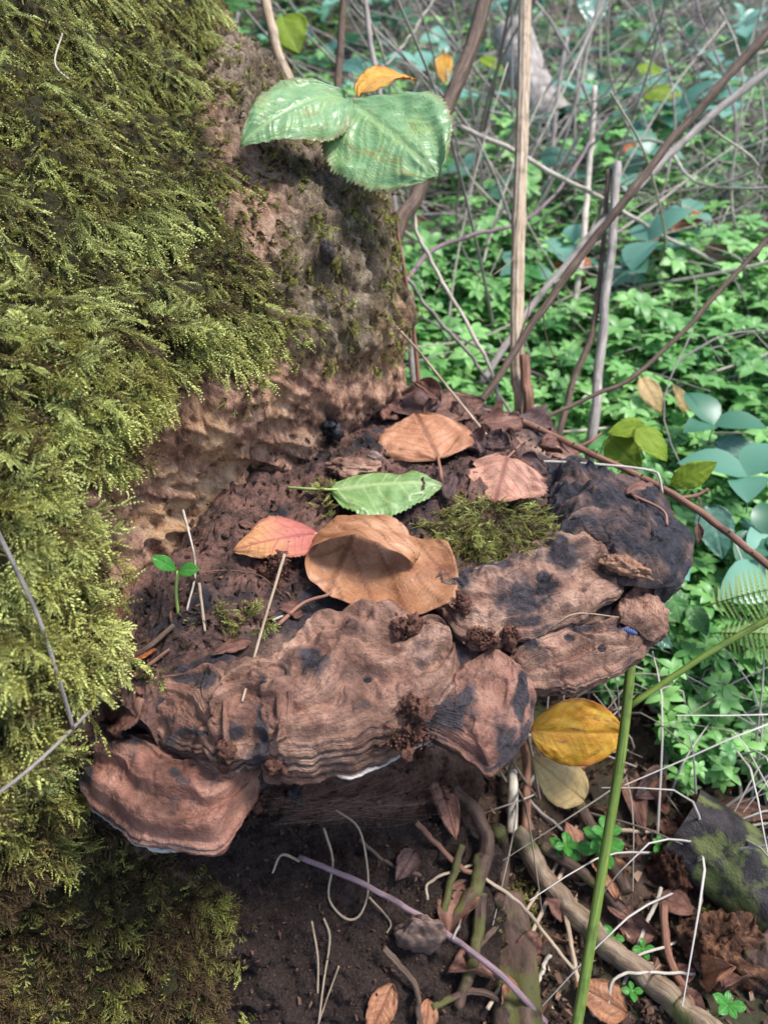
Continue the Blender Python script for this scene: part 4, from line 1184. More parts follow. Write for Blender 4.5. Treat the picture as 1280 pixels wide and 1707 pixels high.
def stem(name, pts, r0, r1, mat, label, cat='stem', group=None, seg=10, n_=40, wob=.12, nodes=(), thorns=0, furrow=0, seed=0, kids=(), kink=0.0, parent=None):
    """a stem through points (px, py, depth) or world arrays; kids: side twigs as (points, r0, r1)"""
    P3 = [np.asarray(p) if not isinstance(p, tuple) else at(*p) for p in pts]
    c = arclen(np.array(P3), n_)
    if kink:
        q = np.stack([np.linspace(0, n_ / 4, n_), np.full(n_, seed * 1.7), np.zeros(n_)], 1)
        c = c + kink * np.stack([fbm(q, 1, 3, seed), fbm(q, 1, 3, seed + 1), fbm(q, 1, 3, seed + 2)], 1)
    base = c[-1].copy()
    rad = np.linspace(r0, r1, n_)
    s_ = np.linspace(0, 1, n_)
    for f, k in nodes:
        rad = rad * (1 + k * np.exp(-((s_ - f) / .012) ** 2))
    v, f, tc = tube(c - base, rad, seg, True, wob, seed, furrow)
    me = make_mesh(name, v, f, True, dict(tc=tc))
    if not kids and not thorns:
        o = link(name, me, SM[mat], parent, label, cat if parent is None else None, group)
        o.location = base
        return o, c
    root = link(name, None, None, parent, label, cat, group)
    root.location = base
    link('main_stem', me, SM[mat], root)
    for kp, k0, k1 in kids:
        K3 = arclen(np.array([np.asarray(p) if not isinstance(p, tuple) else at(*p) for p in kp]), 16)
        v, f, tc = tube(K3 - base, np.linspace(k0, k1, 16), 7, True, .15, seed + 5)
        link('twig', make_mesh('twig', v, f, True, dict(tc=tc)), SM[mat], root)
    for k in range(thorns):
        i = int((k + .5 + rnd.uniform(-.3, .3)) / thorns * (n_ - 2)) + 1
        t_ = c[min(i + 1, n_ - 1)] - c[i - 1]
        t_ /= np.linalg.norm(t_)
        a = np.array([rnd.gauss(0, 1), rnd.gauss(0, 1), rnd.gauss(0, 1) + .6])
        a -= t_ * (a @ t_)
        a /= np.linalg.norm(a)
        p0 = c[i] - base + a * rad[i] * .6
        K3 = np.array([p0, p0 + a * .0022 + t_ * .0002, p0 + a * .0046 + t_ * .0016])
        v, f, tc = tube(K3, np.array([.0013, .0007, .0001]), 6, True)
        link('thorn', make_mesh('thorn', v, f, True, dict(tc=tc)), SM[mat], root)
    return root, c
# --- tall stems behind the fungus (they reach the ground out of sight)
def foot(px, py, t):
    p = at(px, py, t)
    p[2] = ground_z(p[0], p[1]) - .01
    return p
stem('dry_stalk', [(876, -60, .98), (872, 160, .95), (866, 330, .93), (862, 480, .91), (862, 620, .89), (868, 700, .88), foot(872, 760, .88)], .0078, .0082, 'straw', 'tall thick straw-coloured dead stalk rising behind the fungus', nodes=((.42, .22), (.75, .12)), furrow=9, seg=36, n_=80, wob=.05,
     kids=[([(865, 330, .925), (858, 420, .90), (845, 440, .89), (822, 458, .88)], .0008, .0005)])
stem('broken_stalk', [(874, 592, .865), (876, 640, .862), (880, 700, .86), foot(884, 760, .86)], .0055, .0064, 'red', 'short broken red-brown stalk leaning on the tall dry stalk', furrow=7, seg=28)
stem('brown_stalk', [(822, -60, 1.02), (788, 70, 1.0), (742, 185, .97), (695, 325, .94), (655, 430, .92), foot(640, 520, .92)], .0098, .0092, 'brown', 'thick dark brown stem slanting down behind the stump', furrow=5, seg=24, wob=.08, kids=[([(742, 185, .965), (757, 120, .97), (775, 60, .98)], .0016, .0008)])
stem('dead_branch', [(1330, 0, .86), (1240, 98, .86), (1130, 222, .86), (1040, 335, .85), (985, 405, .85), (890, 535, .84), (850, 600, .83), (806, 662, .82), (790, 700, .82)], .0055, .0040, 'brown', 'dark slanting branch crossing the tall dry stalk', nodes=((.47, .35), (.66, .3)), seg=16, n_=70, kink=.0012, seed=3,
     kids=[([(860, 585, .835), (868, 555, .84), (882, 512, .85), (884, 470, .85)], .0011, .0006), ([(905, 520, .845), (910, 560, .85), (930, 610, .85)], .0009, .0005)])
stem('dead_branch', [(1330, 80, 1.15), (1200, 180, 1.15), (1060, 315, 1.12), (960, 420, 1.1), (880, 520, 1.08), (800, 640, 1.05)], .0062, .0050, 'grey', 'blurred grey branch running parallel behind the dark slanting branch', seg=12, n_=50, kink=.002, seed=5)
stem('thin_branch', [(1340, 330, .86), (1280, 398, .86), (1200, 482, .85), (1136, 556, .84), (1055, 628, .83), (998, 655, .82), (940, 682, .81), (898, 700, .80)], .0034, .0022, 'brown', 'thin brown branch arching down to the back of the fungus', seg=10, n_=60, kink=.001, seed=7, nodes=((.2, .4), (.45, .4), (.7, .4)),
     kids=[([(985, 660, .815), (962, 650, .82), (940, 648, .82)], .0007, .0004)])
stem('bramble_cane', [(802, 684, .76), (850, 696, .75), (905, 718, .735), (960, 745, .715), (1040, 782, .69), (1100, 812, .67), (1150, 842, .655), (1210, 886, .64), (1300, 960, .62), (1420, 1060, .60)], .0030, .0033, 'red', 'thorny brown bramble stem arching over the black shelf', cat='bramble', thorns=17, seg=10, n_=80, seed=9, kink=.0008,
     kids=[([(1130, 830, .66), (1160, 826, .66), (1180, 815, .66)], .0022, .0014), ([(962, 746, .715), (985, 735, .715), (1002, 722, .72)], .0020, .0010), ([(1166, 828, .66), (1168, 850, .655), (1163, 875, .65)], .0006, .0004)])
leaf('dried_bud', at(1163, 872, .65), at(1164, 908, .65), TOCAM, .5, 'dark', 'small dried brown leaf hanging from the thorny stem', rollp=1.5, rolln=1.3, wave=.1, tear=.3, nx=30, ny=21, seed=33)
stem('straw', [(845, 770, .665), (930, 770, .66), (1040, 778, .65), (1090, 786, .645), (1099, 796, .64), (1104, 822, .64)], .0014, .0012, 'pale', 'thin pale straw lying across the black shelf', cat='straw', seg=7)
stem('dry_grass_stalk', [(588, 292, .69), (606, 360, .70), (622, 440, .71), (640, 515, .71), (700, 588, .70), (768, 672, .68), (830, 748, .66), (882, 804, .645), (926, 850, .632), (930, 862, .63)], .0010, .0015, 'straw', 'long pale dry grass stalk bending down over the dead leaves', cat='grass stalk', seg=8, n_=80)
stem('straw', [hit(480, 978, .03), hit(440, 1080, .016), hit(404, 1172, .001)], .0011, .0008, 'straw', 'straight straw leaning on the banded shelf', cat='straw', seg=7)
stem('straw', [hit(316, 905, .03), hit(330, 965, .012), hit(312, 1020, .001)], .0009, .0007, 'pale', 'short pale straw behind the green seedling', cat='straw', seg=7)
stem('straw', [hit(337, 998, .014), hit(343, 1058, .003)], .0010, .0009, 'straw', 'stub of straw standing in the soil before the seedling', cat='straw', seg=7)
stem('straw', [hit(455, 1043, .005), hit(500, 1025, .006)], .0008, .0006, 'pale', 'tiny pale straw beside the curled leaf stalk', cat='straw', seg=7)
stem('straw', [(-40, 815, .35), (20, 935, .365), (62, 1025, .375), (98, 1130, .385), (122, 1214, .40)], .0013, .0010, 'grey', 'grey straw slanting over the feathery moss', cat='straw', seg=7)
stem('straw', [(150, 1185, .41), (100, 1236, .395), (40, 1290, .38), (-40, 1350, .37)], .0009, .0012, 'grey', 'grey straw pointing down from the lower shelf across the moss', cat='straw', seg=7)
stem('straw', [(104, 55, .56), (92, 105, .545), (120, 136, .545)], .0007, .0007, 'pale', 'bent white straw stuck in the high moss', cat='straw', seg=6)
stem('twig', [hit(205, 1112, .004), hit(250, 1090, .006), hit(292, 1052, .005)], .0022, .0016, 'brown', 'short brown twig in the soil beside the moss', cat='twig')
stem('twig', [hit(225, 1135, .004), hit(285, 1090, .004)], .0014, .0011, 'red', 'thin red-brown twig lying behind the banded shelf', cat='twig')
stem('rootlet', [hit(300, 990, .003), hit(350, 960, .004), hit(430, 965, .004), hit(475, 1000, .003)], .0004, .0003, 'red', 'fine red rootlet curving over the soil', cat='rootlet', seg=6)
stem('rootlet', [hit(920, 1048, .002), hit(960, 1030, .004), hit(1030, 1034, .003)], .0005, .0004, 'straw', 'fine curved fibre in the groove of the right shelves', cat='rootlet', seg=6)
# --- broken and upright stems farther back
for (p, r0, r1, m, lb) in [
    ([(1030, 272, 1.12), (1018, 420, 1.08), (1002, 570, 1.05), (988, 735, 1.02), foot(985, 790, 1.02)], .0062, .0070, 'grey', 'broken grey stalk with a ragged top beyond the branches'),
    ([(1014, 280, 1.13), (1005, 420, 1.1), (985, 560, 1.06), (955, 640, 1.04), (930, 740, 1.02), foot(925, 780, 1.02)], .0036, .0052, 'brown', 'brown stalk close against the ragged grey one'),
    ([(428, -60, .98), (455, 60, .96), (490, 150, .95), (560, 320, .95), foot(600, 420, .95)], .0066, .0072, 'straw', 'fawn stalk with dark streaks behind the stump shoulder'),
    ([(574, -60, 1.05), (568, 60, 1.04), (563, 160, 1.03), (575, 330, 1.02), foot(580, 420, 1.02)], .0052, .0055, 'brown', 'dark upright stem behind the left bramble leaflet'),
    ([(600, -60, 1.1), (616, 60, 1.1), (632, 150, 1.08), (655, 320, 1.06), (690, 620, 1.0), foot(700, 700, 1.0)], .0040, .0044, 'grey', 'slim grey stem behind the bramble leaflets'),
    ([(991, 145, 1.4), (984, 260, 1.38), (972, 400, 1.3), (962, 470, 1.28), foot(955, 620, 1.25)], .0050, .0060, 'pale', 'whitish snapped stem in the tangle'),
    ([(945, 65, 1.6), (932, 140, 1.58), (920, 260, 1.55), (905, 400, 1.5)], .0050, .0050, 'grey', 'leaning greyish stem near the fallen grey log'),
    ([(690, 340, .95), (700, 400, .95), (745, 480, .95), (790, 560, .93), (820, 620, .92), (840, 700, .9)], .0026, .0022, 'pale', 'pale thin stem bowing behind the stump'),
    ([(660, 440, .9), (720, 520, .92), (790, 600, .93), (850, 690, .93)], .0024, .0020, 'grey', 'grey thin stem just right of the bark'),
    ([(770, 210, 1.2), (880, 265, 1.2), (1000, 330, 1.25), (1120, 400, 1.3), (1290, 480, 1.35)], .0042, .0030, 'pale', 'long pale stem slanting behind the stalks'),
    ([(640, 560, .88), (720, 420, 1.0), (900, 350, 1.2), (1010, 195, 1.35)], .0032, .0024, 'purple', 'purplish arching cane in the tangle'),
    ([(740, -30, 1.3), (660, 90, 1.3), (600, 140, 1.28)], .0022, .0020, 'pale', 'thin whitish stem above the bramble leaf')]:
    stem('dead_stalk', p, r0, r1, m, lb, seg=10, n_=50, kink=.0025, seed=rnd.randrange(99), furrow=5, group='dead stems standing behind the fungus')
# --- green bramble cane below the shelf
stem('green_cane', [(1056, 1050, .60), (1050, 1120, .60), (1036, 1250, .60), (1012, 1400, .60), (986, 1560, .59), (960, 1715, .58), (930, 1850, .57)], .0040, .0044, 'green', 'smooth green bramble cane rising from below to the shelf edge', cat='bramble', seg=14, n_=60, wob=.03,
     kids=[([(1047, 1180, .60), (1075, 1160, .60), (1180, 1090, .595), (1300, 1022, .585), (1420, 955, .57)], .0027, .0025)])
# --- litter on the ground at the right
def gs(px, py, lift=0.0):
    return hit(px, py, lift)
def lay(p, lift):
    """points of a twig that lies on whatever carries its two ends, in an even run of depth"""
    d_ = [float(depth(hit(*q))) for q in p]
    if max(d_) - min(d_) > .2:
        d_ = [min(x, float(np.median(d_)) + .05) for x in d_]
    t0, t1 = d_[0], d_[-1]
    L_ = np.concatenate([[0], np.cumsum([math.hypot(b[0] - a[0], b[1] - a[1]) for a, b in zip(p, p[1:])])])
    fit = [t0 + (t1 - t0) * l / L_[-1] for l in L_]
    over = max(0, max(f - x for f, x in zip(fit, d_)))
    fit = [f - min(over, .03) for f in fit]
    return [at(q[0], q[1], f) + np.array([0, 0, lift]) for q, f in zip(p, fit)]
stem('mossy_stick', lay([(858, 1400), (930, 1505), (1000, 1572), (1080, 1645), (1190, 1740)], .010), .0098, .0108, 'bark', 'thick grey stick with moss specks lying from root to log', cat='stick', seg=20, n_=60, wob=.14, kink=.003, seed=11, nodes=((.3, .12), (.7, .15)))
stem('forked_branch', lay([(755, 1330), (785, 1360), (806, 1400), (808, 1440), (790, 1490), (735, 1580)], .010), .0070, .0062, 'root', 'bent dark branch with a knot under the fungus', cat='branch', seg=16, n_=50, wob=.16, nodes=((.5, .45),), seed=12, kink=.002)
stem('pale_stub', [gs(850, 1312, .03), gs(852, 1400, .01)], .0052, .0050, 'pale', 'pale upright split stub beside the red stem', cat='stick', seg=12, wob=.2)
stem('red_stalk', [at(862, 1215, .66), gs(872, 1300, .03), gs(876, 1395, .008)], .0042, .0046, 'red', 'red-brown upright stem by the yellow leaf', cat='stem', seg=12)
stem('short_root', [gs(828, 1395, .012), gs(838, 1440, .012), gs(830, 1510, .004)], .0070, .0058, 'root', 'short stubby brown root by the mossy stick end', cat='root', seg=12, wob=.2)
stem('mossy_root', [gs(840, 1500, .0), gs(855, 1580, .004), gs(862, 1660, .004), gs(870, 1780, .0)], .020, .024, 'root', 'broad mossy root running down beside the stump base', cat='root', seg=24, n_=50, wob=.25, seed=14)
stem('purple_twig', lay([(500, 1448), (620, 1500), (738, 1570), (830, 1640), (905, 1720)], .018), .0022, .0028, 'purple', 'long purplish twig lying across the stump base', cat='twig', seg=10, n_=60, wob=.08, kink=.0006, seed=15)
for (p, r_, m, lb) in [
    ([(1172, 1480), (1148, 1560), (1060, 1602), (1048, 1604)], .0013, 'pale', 'white bent straw over the rotten log'),
    ([(1100, 1485), (1056, 1596), (1010, 1715)], .0019, 'pale', 'white straight straw beside the rotten log'),
    ([(1155, 1630), (1030, 1634), (1012, 1700)], .0014, 'pale', 'white straw with a sharp bend below the log'),
    ([(1112, 1160), (1138, 1222), (1132, 1280), (1124, 1330)], .0030, 'grey', 'curved pale stem beyond the green cane'),
    ([(1078, 1182), (1112, 1214), (1108, 1270), (1100, 1325)], .0030, 'grey', 'bent pale stem beside the green cane'),
    ([(960, 1385), (900, 1490), (850, 1560), (846, 1590)], .0018, 'straw', 'tawny bent grass stem crossing the mossy stick'),
    ([(975, 1370), (935, 1460), (880, 1570), (810, 1690)], .0022, 'straw', 'tawny straight grass stem crossing the mossy stick'),
    ([(805, 1470), (870, 1520), (920, 1580), (955, 1625)], .0018, 'straw', 'yellowish bowed stem by the mossy root'),
    ([(940, 1530), (960, 1640), (990, 1700)], .0024, 'straw', 'fawn stem under the mossy stick'),
    ([(915, 1600), (890, 1650)], .0020, 'pale', 'short pale stem beside the mossy root'),
    ([(840, 1385), (800, 1470), (755, 1575)], .0012, 'grey', 'grey wiry stem beside the forked branch'),
    ([(820, 1435), (720, 1475), (712, 1510)], .0014, 'straw', 'hooked straw under the forked branch'),
    ([(890, 1300), (880, 1340), (945, 1400), (960, 1420)], .0018, 'grey', 'grey kinked twig below the cream leaf'),
    ([(955, 1165), (890, 1235), (930, 1310), (1000, 1400)], .0013, 'brown', 'thin dark twig bent over the yellow leaf'),
    ([(1102, 1520), (1110, 1600), (1150, 1690)], .0042, 'red', 'orange-brown stick at the foot of the log'),
    ([(1190, 1400), (1285, 1470)], .0020, 'pale', 'pale stem lying on the log top'),
    ([(1140, 1385), (1290, 1380)], .0018, 'pale', 'pale stem lying behind the log'),
    ([(930, 1290), (985, 1400), (1040, 1500)], .0075, 'root', 'dark stick half hidden under the cream leaf'),
    ([(900, 1420), (985, 1480), (1035, 1530)], .0060, 'root', 'dark stick alongside the mossy grey stick'),
    ([(1000, 1390), (1090, 1395)], .0022, 'straw', 'short straw lying before the log'),
    ([(770, 1420), (740, 1520), (728, 1600)], .0036, 'root', 'crooked brown root beside the flat stone'),
    ([(800, 1500), (790, 1600), (760, 1690)], .0058, 'root', 'thick brown root below the forked branch'),
    ([(640, 1590), (690, 1650), (700, 1720)], .0030, 'brown', 'thin brown root at the foot of the stump base'),
    ([(600, 1410), (650, 1450), (700, 1470)], .0018, 'brown', 'fine brown root under the shelf'),
    ([(690, 1380), (760, 1450), (800, 1470)], .0026, 'red', 'reddish root crossing behind the forked branch'),
    ([(780, 1600), (820, 1560), (840, 1520)], .0030, 'brown', 'short brown stick against the broad root'),
    ([(720, 1690), (790, 1660), (850, 1690)], .0030, 'root', 'dark stick low beside the broad root'),
    ([(720, 1320), (738, 1370)], .0050, 'red', 'reddish root tip under the fungus'),
    ([(1180, 1180), (1225, 1300), (1235, 1380)], .0022, 'grey', 'grey stem in the grass beyond the log'),
    ([(1120, 1130), (1200, 1260), (1270, 1310)], .0022, 'grey', 'long grey grass stem beyond the log'),
    ([(1230, 1120), (1250, 1250), (1290, 1340)], .0018, 'pale', 'pale grass stem at the edge of the litter')]:
    pts = lay(p, .006 + r_)
    stem('litter_twig', pts, r_, r_ * .85, m, lb, cat='twig', seg=8, n_=30, kink=.0012, seed=rnd.randrange(99), group='stems and twigs in the litter')
# --- hair roots hanging below the shelf
for (p, r_, lb) in [([(540, 1385), (555, 1440), (548, 1500), (575, 1535), (600, 1530), (614, 1480), (600, 1390), (560, 1355)], .0011, 'looped pale root hanging under the fungus'),
                ([(540, 1535), (550, 1570), (540, 1640), (532, 1707)], .0010, 'pale bent fibre low on the stump base'),
                ([(520, 1540), (530, 1600), (530, 1660)], .0010, 'tawny fibre low on the stump base'), ([(565, 1615), (545, 1670), (528, 1720)], .0008, 'white crooked fibre beside the stump moss'),
                ([(615, 1500), (650, 1540), (645, 1560)], .0009, 'short pale fibre by the flat stone'), ([(500, 1440), (470, 1430), (455, 1460)], .0012, 'brown fibre at the edge of the lower moss')]:
    stem('hanging_root', lay(p, .004), r_, r_ * .8, 'straw', lb, cat='root', seg=7, n_=50, group='fine roots on the stump base')
# ================================================================== logs, stone, crumbs and other small things
def lump(name, centre_, radii, mat, label, cat, group=None, noise_amp=.25, scale=2.2, rot=0.0, sub=40, seed=0, flat=0.0, fine=.0, parent=None, cut=None):
    """an uneven closed body: a sphere pushed about by noise"""
    a = np.linspace(0, np.pi, sub)
    b = np.linspace(0, 2 * np.pi, sub * 2, endpoint=False)
    A, B_ = np.meshgrid(a, b, indexing='ij')
    u = np.stack([np.sin(A) * np.cos(B_), np.sin(A) * np.sin(B_), np.cos(A)], -1)
    r = 1 + noise_amp * fbm(u, scale, 3, seed) + fine * ridged(u, scale * 4, 3, seed + 5)
    v = u * r[..., None]
    if flat:
        v[..., 2] = np.where(v[..., 2] < -flat, -flat + (v[..., 2] + flat) * .2, v[..., 2])
    v = v * np.array(radii)
    c_, s_ = math.cos(rot), math.sin(rot)
    v = np.stack([v[..., 0] * c_ - v[..., 1] * s_, v[..., 0] * s_ + v[..., 1] * c_, v[..., 2]], -1)
    m = sub * 2
    I, J_ = np.meshgrid(np.arange(sub - 1), np.arange(m), indexing='ij')
    J2 = (J_ + 1) % m
    F = np.stack([I * m + J_, (I + 1) * m + J_, (I + 1) * m + J2, I * m + J2], -1).reshape(-1, 4)
    me = make_mesh(name, v.reshape(-1, 3), F, True, dict(tc=u.reshape(-1, 3)))
    o = link(name, me, mat, parent, label, cat, group)
    o.location = centre_ if parent is None else np.asarray(centre_) - np.asarray(parent.location)
    return o
def simple(name, cols, scale=200, rough=.85, bump=.003, spec=.25):
    n = NT(name)
    co = n.coord()
    f = n.noise(co, scale, 6, .7)
    c = n.ramp(f, [(.3 + .4 * i / (len(cols) - 1), lin(x)) for i, x in enumerate(cols)])
    n.bump(f, bump)
    return n.out(c, rough, spec)
M_crumb = simple('frass_crumb', [(62, 40, 32), (110, 74, 60), (142, 102, 84)], 500)
M_flake = simple('wood_flake', [(104, 72, 54), (160, 118, 92), (188, 150, 122)], 260)
M_rot = simple('rotten_wood', [(34, 23, 19), (84, 56, 41), (146, 106, 78)], 90, bump=.006)
M_stone = simple('flat_stone', [(96, 76, 68), (132, 110, 100), (150, 128, 118)], 60, .8, .001)
M_dark = simple('black_crust', [(16, 14, 16), (34, 30, 34), (62, 58, 62)], 300, .3, .002, .6)
def crumbs(name, px, py, sx, sy, k, size, label, mat=M_crumb, lift=0.0, at_t=None, seed=0):
    """a pile of granular pellets as one clod"""
    r = np.random.default_rng(seed)
    bag = Bag()
    ico = []
    c0 = hit(px, py, lift) if at_t is None else at(px, py, at_t)
    t0 = depth(c0)
    bm_a = np.linspace(0, np.pi, 7)
    bm_b = np.linspace(0, 2 * np.pi, 10, endpoint=False)
    A, B_ = np.meshgrid(bm_a, bm_b, indexing='ij')
    u = np.stack([np.sin(A) * np.cos(B_), np.sin(A) * np.sin(B_), np.cos(A)], -1).reshape(-1, 3)
    I, J_ = np.meshgrid(np.arange(6), np.arange(10), indexing='ij')
    F = np.stack([I * 10 + J_, (I + 1) * 10 + J_, (I + 1) * 10 + (J_ + 1) % 10, I * 10 + (J_ + 1) % 10], -1).reshape(-1, 4)
    for i in range(k):
        g = r.normal(size=3) * .45
        d_ = np.array([g[0] * sx * t0 / FPX, g[2] * .5 * sx * t0 / FPX, g[1] * sy * t0 / FPX])
        s_ = size * (.4 + .9 * r.random()) * (4.5 if i < 14 else 1)
        if i < 14:
            g = g * .6
        v = u * s_ * (1 + .8 * vnoise(u, 2.3, i + seed))[:, None] * (.8 + .4 * r.random(3)) + d_
        bag.add(v, F)
    o = link(name, bag.mesh(name), mat, label=label, cat='soil clod')
    o.location = c0
    return o
for i, a in enumerate([
    (688, 1190, 26, 22, 90, .0022, 'granular brown clod in the notch of the central shelf'), (672, 1232, 44, 24, 130, .0020, 'long crumbly clod hanging below the central shelf'), (690, 1255, 30, 40, 110, .0020, 'dark crumbly clod in the hollow below the shelves'),
    (380, 1268, 10, 34, 60, .0019, 'upright worm-cast clod between lower and banded shelf'), (455, 1280, 18, 20, 70, .0019, 'small clod at the corner of the lower shelf'), (424, 1350, 22, 44, 120, .0020, 'crumbly clod hanging at the broken edge of the lower shelf'),
    (800, 1070, 26, 20, 80, .0018, 'brown crumb heap in the dark groove between shelves'), (848, 1070, 16, 22, 50, .0018, 'small crumb heap beside the lower right shelf'), (678, 1050, 22, 16, 60, .0018, 'crumb heap in the pit of the central shelf'),
    (462, 962, 18, 34, 130, .0022, 'rough upright clod before the orange leaf'), (455, 960, 30, 20, 70, .0018, 'low clod under the curled leaf edge'), (622, 962, 11, 10, 40, .0011, 'tiny black grains inside the curled leaf'),
    (545, 715, 16, 40, 90, .0022, 'black sooty lump on the stump wood'), (765, 1020, 14, 30, 40, .0016, 'dark crumbs beside the upper right shelf'), (490, 1330, 14, 34, 50, .0014, 'black dangling crumb strip under the central shelf')]):
    crumbs('soil_clod', *a[:4], int(a[4] * 4), a[5] * .45, a[6], M_dark if 'black' in a[6] else M_crumb, lift=.004, seed=400 + i)
lump('wood_flake', hit(1036, 950, .004), (.014, .006, .005), M_flake, 'pale bark flake lying on the black shelf', 'bark flake', noise_amp=.35, fine=.12, rot=-.5, seed=3)
lump('bark_flake', hit(1062, 962, .003), (.012, .0015, .0015), M_flake, 'thin wood splinter beside the bark flake', 'wood splinter', noise_amp=.2, rot=-.6, seed=5)
lump('snail_shell', hit(578, 884, .005), (.0075, .0062, .0055), simple('shell', [(34, 30, 32), (70, 64, 62), (222, 216, 200)], 110, .3, .0005, .5), 'small black and white rounded shell at the orange leaf stalk', 'shell', noise_amp=.08, seed=7)
lump('pebble', hit(624, 766, .003), (.006, .004, .005), M_stone, 'small grey-brown pebble in the soil below the bark', 'pebble', noise_amp=.15, seed=8)
lump('slug', hit(546, 420, .002) + np.array([0, -.004, 0]), (.006, .005, .010), simple('slug_skin', [(40, 33, 31), (62, 52, 48), (84, 72, 66)], 200, .6, .001), 'dark slug-like lump clinging to the bark', 'slug', noise_amp=.12, seed=9)
lump('flat_stone', hit(700, 1545, .006) + np.array([0, -.012, .006]), (.020, .008, .026), simple('brown_stone', [(78, 60, 52), (112, 90, 80), (136, 114, 102)], 90, .85, .002), 'flat rounded brown stone leaning on the stump base', 'stone', noise_amp=.3, scale=1.6, fine=.03, seed=10)
lump('fungus_bud', hit(590, 785, .004), (.022, .012, .007), M_fungus, 'lumpy dark fungus knob in the soil behind the green leaf', 'fungus', noise_amp=.35, scale=3, seed=13)
# blue springtail on the lower right shelf
bug = link('springtail', None, label='tiny slate-blue springtail on the lower right shelf', cat='insect')
p0 = hit(1048, 1055, .0012)
bug.location = p0
M_bug = simple('springtail_skin', [(44, 58, 92), (66, 84, 126), (92, 110, 150)], 900, .6, .0003)
ax = np.array([.93, -.3, -.12])
a_ = np.linspace(0, 1, 60)
rad = .0020 * np.sin(np.pi * np.clip(a_ * .96 + .02, 0, 1)) ** .45 * (1 + .10 * np.cos(a_ * 9 * 2 * np.pi))
v, f, tc = tube(np.outer((a_ - .5) * .0115, ax) + np.outer(.0006 * np.sin(np.pi * a_), UP), rad, 14)
link('body', make_mesh('body', v, f, True, dict(tc=tc)), M_bug, bug)
sd_ = np.cross(ax, UP)
for k, u_ in enumerate((-.0025, -.0008, .0009)):
    for sgn in (-1, 1):
        b0 = ax * u_ + sd_ * sgn * .0014
        v, f, tc = tube(np.array([b0, b0 + sd_ * sgn * .0014 + UP * .0002, b0 + sd_ * sgn * .0019 - UP * .0014]), np.array([.0003, .00025, .0001]), 6)
        link('leg', make_mesh('leg', v, f, True, dict(tc=tc)), M_bug, bug)
for sgn in (-1, 1):
    b0 = -ax * .0054 + sd_ * sgn * .0006
    v, f, tc = tube(np.array([b0, b0 - ax * .0013 + sd_ * sgn * .0007 + UP * .0005, b0 - ax * .0025 + sd_ * sgn * .0016 + UP * .0003]), np.array([.0002, .00018, .0001]), 6)
    link('antenna', make_mesh('antenna', v, f, True, dict(tc=tc)), M_bug, bug)
# rotten log and chunk at the right
def log(name, pts, r0, r1, mat, endmat, label, seed, cat='log'):
    c = arclen(np.array(pts), 60)
    v, f, tc = tube(c - c[0], np.linspace(r0, r1, 60), 48, False, .22, seed)
    root = link(name, None, label=label, cat=cat)
    root.location = c[0]
    link('bark', make_mesh('bark', v, f, True, dict(tc=tc)), mat, root)
    ring = v[:48]
    s_ = np.linspace(0, 1, 26)
    g = ring[None] * (1 - s_)[:, None, None]
    ax_ = c[1] - c[0]
    ax_ = ax_ / np.linalg.norm(ax_)
    nz = fbm(g, 70, 4, seed) * .010 + .012 * ridged(g, 40, 2, seed + 3)
    g = g + ax_ * (nz * np.minimum(1, s_ * 4)[:, None] + .012 * s_[:, None])[..., None]
    F = np.concatenate([grid_quads(26, 48), np.stack([np.arange(25) * 48 + 47, np.arange(1, 26) * 48 + 47, np.arange(1, 26) * 48, np.arange(25) * 48], -1)])
    link('rotten_end', make_mesh('rotten_end', g.reshape(-1, 3), F), endmat, root)
    return root, c
lg, lc = log('rotten_log', [hit(1122, 1385, .012), hit(1180, 1430, .012), hit(1260, 1500, .010), hit(1380, 1610, .0)], .040, .050, SM['slate'], M_rot, 'slate-grey rotten log with a crumbling brown end', 5)
lump('rotten_side', hit(1118, 1450, -.006), (.020, .022, .040), simple('dark_rot', [(26, 18, 16), (70, 42, 30), (128, 84, 58)], 120, bump=.006), None, None, noise_amp=.3, fine=.16, seed=21, parent=lg)
lump('rotten_chunk', hit(1205, 1592, .004), (.034, .028, .030), M_rot, 'orange-brown rotten wood chunk below the grey log', 'wood chunk', noise_amp=.28, fine=.16, seed=22)
lump('rotten_chunk', hit(1262, 1600, .0), (.040, .034, .034), SM['root'], 'dark rotten wood chunk under the light green moss', 'wood chunk', noise_amp=.28, fine=.10, seed=24)
# cobweb threads under the shelf
bag = Bag()
r = np.random.default_rng(9)
for k in range(80):
    a = at(r.uniform(430, 620), r.uniform(1325, 1380), .52 + r.random() * .03)
    b = at(r.uniform(560, 740), r.uniform(1285, 1370), .52 + r.random() * .05)
    m_ = (a + b) / 2 - np.array([0, 0, .004 + .004 * r.random()])
    v, f, tc = tube(arclen(np.array([a, m_, b]), 7), .000032, 3, False)
    bag.add(v, f)
n = NT('web_thread')
link('cobweb', bag.mesh('cobweb'), n.out(lin((170, 140, 120)), .7), label='fine dusty cobweb slung under the fungus', cat='cobweb', kind='stuff')
